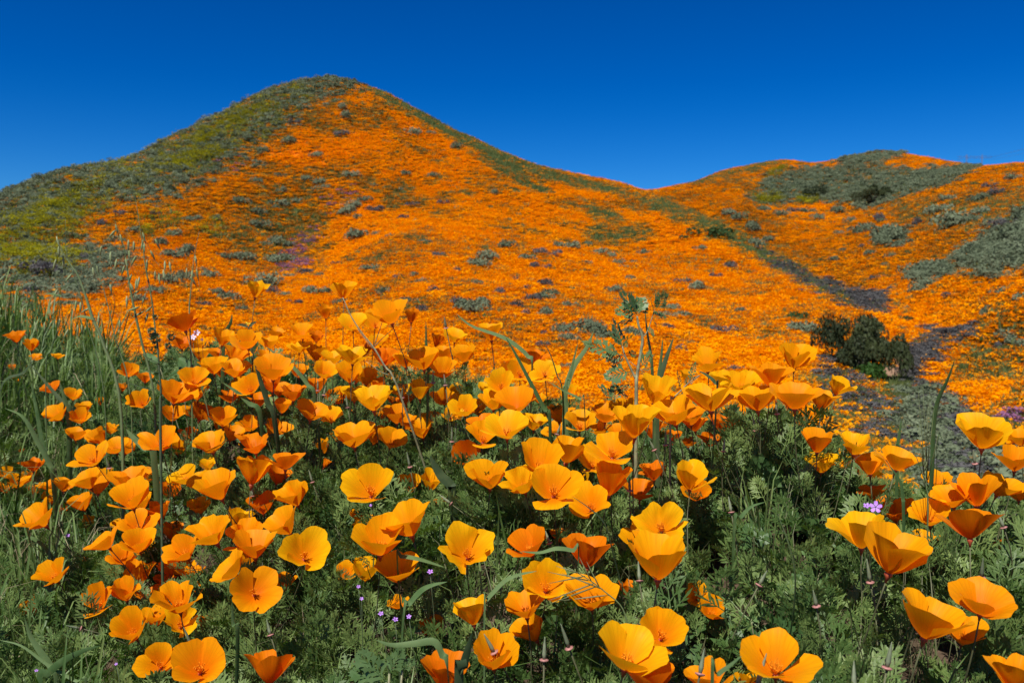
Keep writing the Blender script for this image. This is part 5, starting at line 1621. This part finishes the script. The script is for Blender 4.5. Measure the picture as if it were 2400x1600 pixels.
for k, (lab, lv) in enumerate(BROAD):
    t0, b0 = lv[0][0], lv[0][1]
    u, v = tz(t0, *b0)
    g = hit(u, v, .5)
    d = float(depth_at(u, v)) * 1.02
    if g is not None and g[1] < 3.2:
        d = max(d, float(g @ FWD) * .955)
    b = Vector(at_depth(u, v, d)); root = Vector((b.x, b.y, gz(b.x, b.y) - .005))
    t = thing('broad_leaved_weed', lab, 'weed', tuple(root), 'broad-leaved weeds among the poppies')
    for i, (tl, a, c, w) in enumerate(lv):
        p0, p1 = seen([a, c], tl, d)
        p0, p1 = p0 - root, p1 - root + Vector(FWD) * .01
        obj('leaf', broad_leaf(p0, p1, w * d / F_PX * 1.15, 20 + 7 * k + i).mesh('leaf'), m_broad, t)
        mb = MB(); mb.tube(spline([p0, p0 * .6 + Vector((0, 0, .002)), Vector((0, 0, 0))], 7), .0012, 5)
        obj('stalk', mb.mesh('stalk'), m_ragstem, t)
# lobed rosette at the bottom
u, v = tz('E', 260, 1540); d = float(depth_at(u, v)) * .98
b = Vector(at_depth(u, v, d)); root = Vector((b.x, b.y, gz(b.x, b.y) - .005))
t = thing('lobed_weed', 'weed with large deeply lobed pale-ribbed leaf at the bottom edge, left of centre', 'weed', tuple(root))
for k, (a, c) in enumerate((((310, 1560), (110, 1370)), ((330, 1500), (420, 1330)), ((300, 1580), (80, 1480)), ((420, 1480), (500, 1400)))):
    p0, p1 = seen([a, c], 'E', d)
    obj('leaf', lobed_leaf(p0 - root, p1 - root, 260 + k, .5).mesh('leaf', False), m_rag, t)
    mb = MB(); mb.tube([p0 - root, Vector((0, 0, 0))], .0014, 5)
    obj('stalk', mb.mesh('stalk'), m_ragstem, t)

# --- fiddlenecks: hairy stems with a coiled head of small yellow flowers
m_yellow = plain_mat('fiddleneck_flower', (0.80, 0.52, 0.01), .5, .2, .15, 300)
m_hairy = leaf_mat('fiddleneck_green', (0.07, 0.10, 0.045), (0.13, 0.17, 0.08), 0.2, 0.6, 0.3, 80, .2)


def star(mb, c, n, rad, petals=5, cup=.3):
    """A small flower of separate rounded petals."""
    n = Vector(n).normalized(); e = n.orthogonal().normalized(); g = n.cross(e)
    for k in range(petals):
        a = 6.283 * k / petals
        d = e * math.cos(a) + g * math.sin(a); s = -e * math.sin(a) + g * math.cos(a)
        mb.add([c, c + d * rad * .55 + s * rad * .32 + n * rad * cup * .4, c + d * rad + s * rad * .18 + n * rad * cup, c + d * rad - s * rad * .18 + n * rad * cup, c + d * rad * .55 - s * rad * .32 + n * rad * cup * .4], [(0, 1, 2, 3, 4)])


FID = [('E', [(770, 560), (775, 400), (770, 200), (778, 40)], 'B', (790, 1085), 85, 9, 'fiddleneck with hairy stem and a yellow flower head among the centre poppies', 'B'),
       ('A', [(1740, 700), (1730, 600), (1715, 500)], 'A', (1712, 465), 32, 5, 'small fiddleneck with few yellow flowers on the crest right of the oats', 'A')]
for tl, pts, ht, hc, hw, nf, lab, _q in FID:
    hu, hv = tz(ht, *hc)
    d = float(depth_at(hu, hv)) * .96
    P = [Vector(at_depth(hu, hv + 22 * (hw / 85), d))] + seen(pts[::-1], tl, d)
    b = P[-1]; root = Vector((b.x, b.y, gz(b.x, b.y) - .01))
    t = thing('fiddleneck', lab, 'wildflower', tuple(root), 'fiddlenecks on the mound')
    mb = MB(); C = spline([p - root for p in P + [root]], 20)
    mb.tube(C, [.0012 + .0012 * k / 19 for k in range(20)], 6)
    for k in range(160):                                    # bristles
        p = C[rnd.randrange(20)] + Vector((rnd.uniform(-1, 1), rnd.uniform(-1, 1), rnd.uniform(-1, 1))) * .001
        q = Vector((rnd.uniform(-1, 1), rnd.uniform(-1, 1), rnd.uniform(-.2, .6))).normalized()
        mb.add([p, p + Vector((0, 0, .0003)), p + q * .004], [(0, 1, 2)])
    obj('stem', mb.mesh('stem'), m_hairy, t)
    c0 = Vector(at_depth(hu, hv, d)) - root
    w = hw / ZS * d / F_PX
    for k in range(nf):
        p = c0 + Vector((rnd.uniform(-.5, .5) * w, rnd.uniform(-.3, .3) * w, rnd.uniform(-.45, .45) * w))
        mb = MB(); star(mb, p, (p - c0) + Vector((0, -.02, .01)), w * .20, 5, .3)
        obj('flower', mb.mesh('flower', False), m_yellow, t)
    for k in range(4 if hw > 50 else 2):
        p0 = C[2 + 2 * k]; q = Vector((rnd.choice((-1, 1)) * rnd.uniform(.5, 1), rnd.uniform(-.5, .3), rnd.uniform(.2, .9))).normalized()
        mb = MB(); mb.ribbon(spline([p0, p0 + q * .018, p0 + q * .034 + Vector((0, 0, -.006))], 8), [.0006, .006, .008, .008, .007, .005, .003, .0005], q.cross(Vector(FWD)), .3)
        obj('leaf', mb.mesh('leaf'), m_hairy, t)
# green bristly fiddleneck in bud beside the red-orange poppy
d = 1.85
P = seen([(1062, 530), (1085, 600), (1095, 760), (1110, 960), (1105, 1150)], 'A', d)
b = P[-1]; root = Vector((b.x, b.y, gz(b.x, b.y) - .01))
t = thing('budding_fiddleneck', 'green bristly weed in bud with drooping leaves, left of the red-orange poppy', 'weed', tuple(root))
C = spline([p - root for p in P + [root]], 20)
mb = MB(); mb.tube(C, [.0014 + .0016 * k / 19 for k in range(20)], 6); obj('stem', mb.mesh('stem'), m_hairy, t)
for (x, y, w) in ((1045, 520, 55), (1070, 570, 80), (1180, 560, 55), (1070, 425, 40), (1160, 620, 50)):
    c = seen([(x, y)], 'A', d)[0] - root
    rr = w * .5 / ZS * d / F_PX
    mb = MB()
    for k in range(70):
        q = Vector((rnd.gauss(0, 1), rnd.gauss(0, 1), rnd.gauss(0, 1))).normalized()
        s = q.orthogonal().normalized()
        p = c + q * rr * .55
        mb.add([p - s * rr * .25, p + s * rr * .25, p + q * rr * .65 + Vector((0, 0, rr * .15))], [(0, 1, 2)])
    obj('bud', mb.mesh('bud', False), m_hairy, t)
for k, pp in enumerate(([(1110, 740), (1040, 710), (965, 660)], [(1110, 830), (1170, 830), (1245, 785)], [(1105, 800), (1040, 790), (970, 780)], [(1095, 930), (980, 900), (850, 860)], [(1105, 760), (1150, 700), (1190, 690)], [(1110, 900), (1090, 860), (1070, 850)])):
    Q = spline([p - root for p in seen(pp, 'A', d)], 10)
    mb = MB(); mb.ribbon(Q, [.002, .007, .010, .012, .012, .011, .009, .007, .004, .0006], (Q[6] - Q[2]).cross(Vector(FWD)) + Vector((0, .3, 0)), .3)
    obj('leaf', mb.mesh('leaf'), m_blade_dark, t)

# --- small purple and white flowers
m_purple = plain_mat('filaree_petal', (0.42, 0.20, 0.62), .5, .2, .15, 300)
m_white = plain_mat('white_petal', (0.62, 0.60, 0.78), .5, .2, .1, 300)
SMALL = [('F', 1330, 355, 88, 'p', 'biggest purple filaree bloom beside the veined red-orange poppy'), ('F', 1268, 345, 50, 'p', 'smaller purple filaree bloom left of the biggest one'),
         ('E', 205, 343, 26, 'p', 'tiny purple flower under the golden poppy left of centre'), ('E', 118, 902, 30, 'p', 'tiny purple flower, topmost of the filaree at lower left of centre'), ('E', 140, 985, 28, 'p', 'tiny purple flower just below the topmost filaree bloom'),
         ('E', 272, 1088, 40, 'p', 'small purple filaree bloom, leftmost of the row of three'), ('E', 372, 1128, 40, 'p', 'small purple filaree bloom, middle of the row of three'), ('E', 465, 1108, 36, 'p', 'small purple filaree bloom, rightmost of the row of three'),
         ('E', 612, 800, 44, 'p', 'small pale purple bloom right of the half-hidden orange poppy'), ('D', 465, 550, 32, 'p', 'tiny purple flower among the grass at far lower left'), ('D', 800, 1435, 22, 'p', 'tiny purple flower low in the grass at bottom left'),
         ('D', 250, 1480, 26, 'p', 'tiny purple flower in the lower left corner'), ('A', 1328, 558, 46, 'w', 'white star flower, lower of the two against the red-orange poppy'), ('A', 1356, 528, 44, 'w', 'white star flower, upper of the two against the red-orange poppy'), ('A', 1392, 575, 22, 'w', 'tiny white flower right of the two white star flowers')]
for tl, x, y, w, c, lab in SMALL:
    u, v = tz(tl, x, y)
    d = float(depth_at(u, v)) * .92
    p = Vector(at_depth(u, v, d))
    root = Vector((p.x + rnd.uniform(-.02, .02), p.y + .03, 0)); root.z = gz(root.x, root.y) - .005
    t = thing('small_purple_flower' if c == 'p' else 'small_white_flower', lab, 'wildflower', tuple(root), 'small purple flowers' if c == 'p' else 'small white flowers')
    n = Vector(view_axis(u, v, rnd.uniform(-20, 20), rnd.uniform(45, 75)))
    rad = w * .5 / ZS * d / F_PX
    e = n.orthogonal().normalized(); g = n.cross(e)
    for k in range(5):
        a = 6.283 * k / 5
        q = e * math.cos(a) + g * math.sin(a); s = n.cross(q)
        cc = p - root
        mb = MB(); mb.add([cc + q * rad * .08, cc + q * rad * .5 + s * rad * .30, cc + q * rad * .9 + s * rad * .26 + n * rad * .1, cc + q * rad + n * rad * .12, cc + q * rad * .9 - s * rad * .26 + n * rad * .1, cc + q * rad * .5 - s * rad * .30], [(0, 1, 2, 3, 4, 5)])
        obj('petal', mb.mesh('petal', False), m_purple if c == 'p' else m_white, t)
    mb = MB(); mb.tube(spline([p - root - n * .001, (p - root) * .5 + Vector((.005, 0, 0)), Vector((0, 0, 0))], 8), .0006, 4)
    obj('stem', mb.mesh('stem'), m_hairy, t)

# --- foxtail barley before the gully
m_awn = leaf_mat('foxtail_awn', (0.12, 0.15, 0.055), (0.22, 0.24, 0.11), 0.25, 0.5, 0.3, 60, .2)
d = 1.38
P = seen([(1672, 1480), (1680, 1600), (1690, 1750)], 'C', d)
b = P[-1]; root = Vector((b.x, b.y, gz(b.x, b.y) - .01))
t = thing('foxtail_grass', 'foxtail grass with long upright awns standing before the gully', 'grass', tuple(root))
mb = MB(); mb.tube(spline([p - root for p in P + [root]], 10), .0012, 5); obj('stem', mb.mesh('stem'), m_oatstem, t)
for (x0, y0, x1, y1) in ((1670, 1500, 1672, 880), (1680, 1520, 1700, 900), (1690, 1480, 1712, 960), (1665, 1540, 1560, 1080), (1660, 1500, 1590, 1200), (1675, 1480, 1660, 1000), (1690, 1540, 1740, 1200), (1668, 1560, 1630, 1180), (1685, 1560, 1695, 1100), (1676, 1550, 1680, 1040)):
    p0, p1 = seen([(x0, y0), (x1, y1)], 'C', d)
    p1 = p1 + Vector(FWD) * rnd.uniform(-.03, .03)
    mb = MB(); mb.tube([p0 - root, (p0 + p1) * .5 - root, p1 - root], [.0007, .0005, .00015], 4)
    obj('awn', mb.mesh('awn'), m_awn, t)
for k in range(12):
    p0 = seen([(1672 + rnd.uniform(-8, 8), 1440 + 14 * k)], 'C', d)[0] - root
    mb = MB(); ax = Vector((rnd.uniform(-.3, .3), rnd.uniform(-.2, .2), 1)).normalized()
    mb.tube([p0, p0 + ax * .006, p0 + ax * .013], [.0005, .0017, .0003], 5)
    obj('spikelet', mb.mesh('spikelet'), m_awn, t)
# --- dry awned spray lying over the poppies at lower centre
d = float(depth_at(*tz('E', 1700, 850))) * .90
P = seen([(1560, 770), (1700, 850), (1820, 940), (1930, 1040), (1975, 1180), (1980, 1330)], 'E', d)
b = P[-1]; root = Vector((b.x, b.y, gz(b.x, b.y) - .01))
t = thing('brome_grass', 'dry drooping grass head with long awns lying over the lower poppies', 'grass', tuple(root))
mb = MB(); C = spline([p - root for p in P + [root]], 22); mb.tube(C, [.0006 + .0008 * k / 21 for k in range(22)], 5); obj('stem', mb.mesh('stem'), m_oatstem, t)
for k, (x0, y0, x1, y1) in enumerate(((1680, 830, 1430, 880), (1700, 860, 1420, 800), (1740, 880, 1400, 1010), (1760, 900, 1330, 1060), (1800, 920, 1520, 810), (1640, 810, 1480, 760), (1720, 860, 1640, 700), (1850, 960, 1500, 1000), (1780, 910, 1690, 730))):
    p0, p1 = seen([(x0, y0), (x1, y1)], 'E', d)
    mb = MB(); mb.tube([p0 - root, p0 * .7 + p1 * .3 - root, p1 - root], [.0008, .0012, .0002], 4)
    obj('awn', mb.mesh('awn'), m_awn, t)
# --- the bare branching stalk that leans across the crest poppies
d = 2.1
P = seen([(10, 285), (70, 420), (150, 540), (230, 640), (300, 760), (390, 910)], 'B', d * .95)
b = P[-1]; root = Vector((b.x + .09, b.y + .06, 0)); root.z = gz(root.x, root.y) - .01
t = thing('bare_stalk', 'brown woody stalk leaning left across the crest poppies, left of centre', 'weed', tuple(root))
mb = MB(); mb.tube(spline([p - root for p in P + [root]], 18), [.0011 + .0016 * k / 17 for k in range(18)], 6); obj('stem', mb.mesh('stem'), m_ragstem, t)
for pp in ([(225, 620), (280, 460), (310, 330)], [(240, 640), (200, 620), (110, 500)], [(330, 820), (270, 795), (170, 725)], [(230, 620), (290, 560), (360, 500)]):
    mb = MB(); mb.tube(spline([p - root for p in seen(pp, 'B', d * .95)], 8), [.0010 - .00008 * k for k in range(8)], 5)
    obj('branch', mb.mesh('branch'), m_ragstem, t)
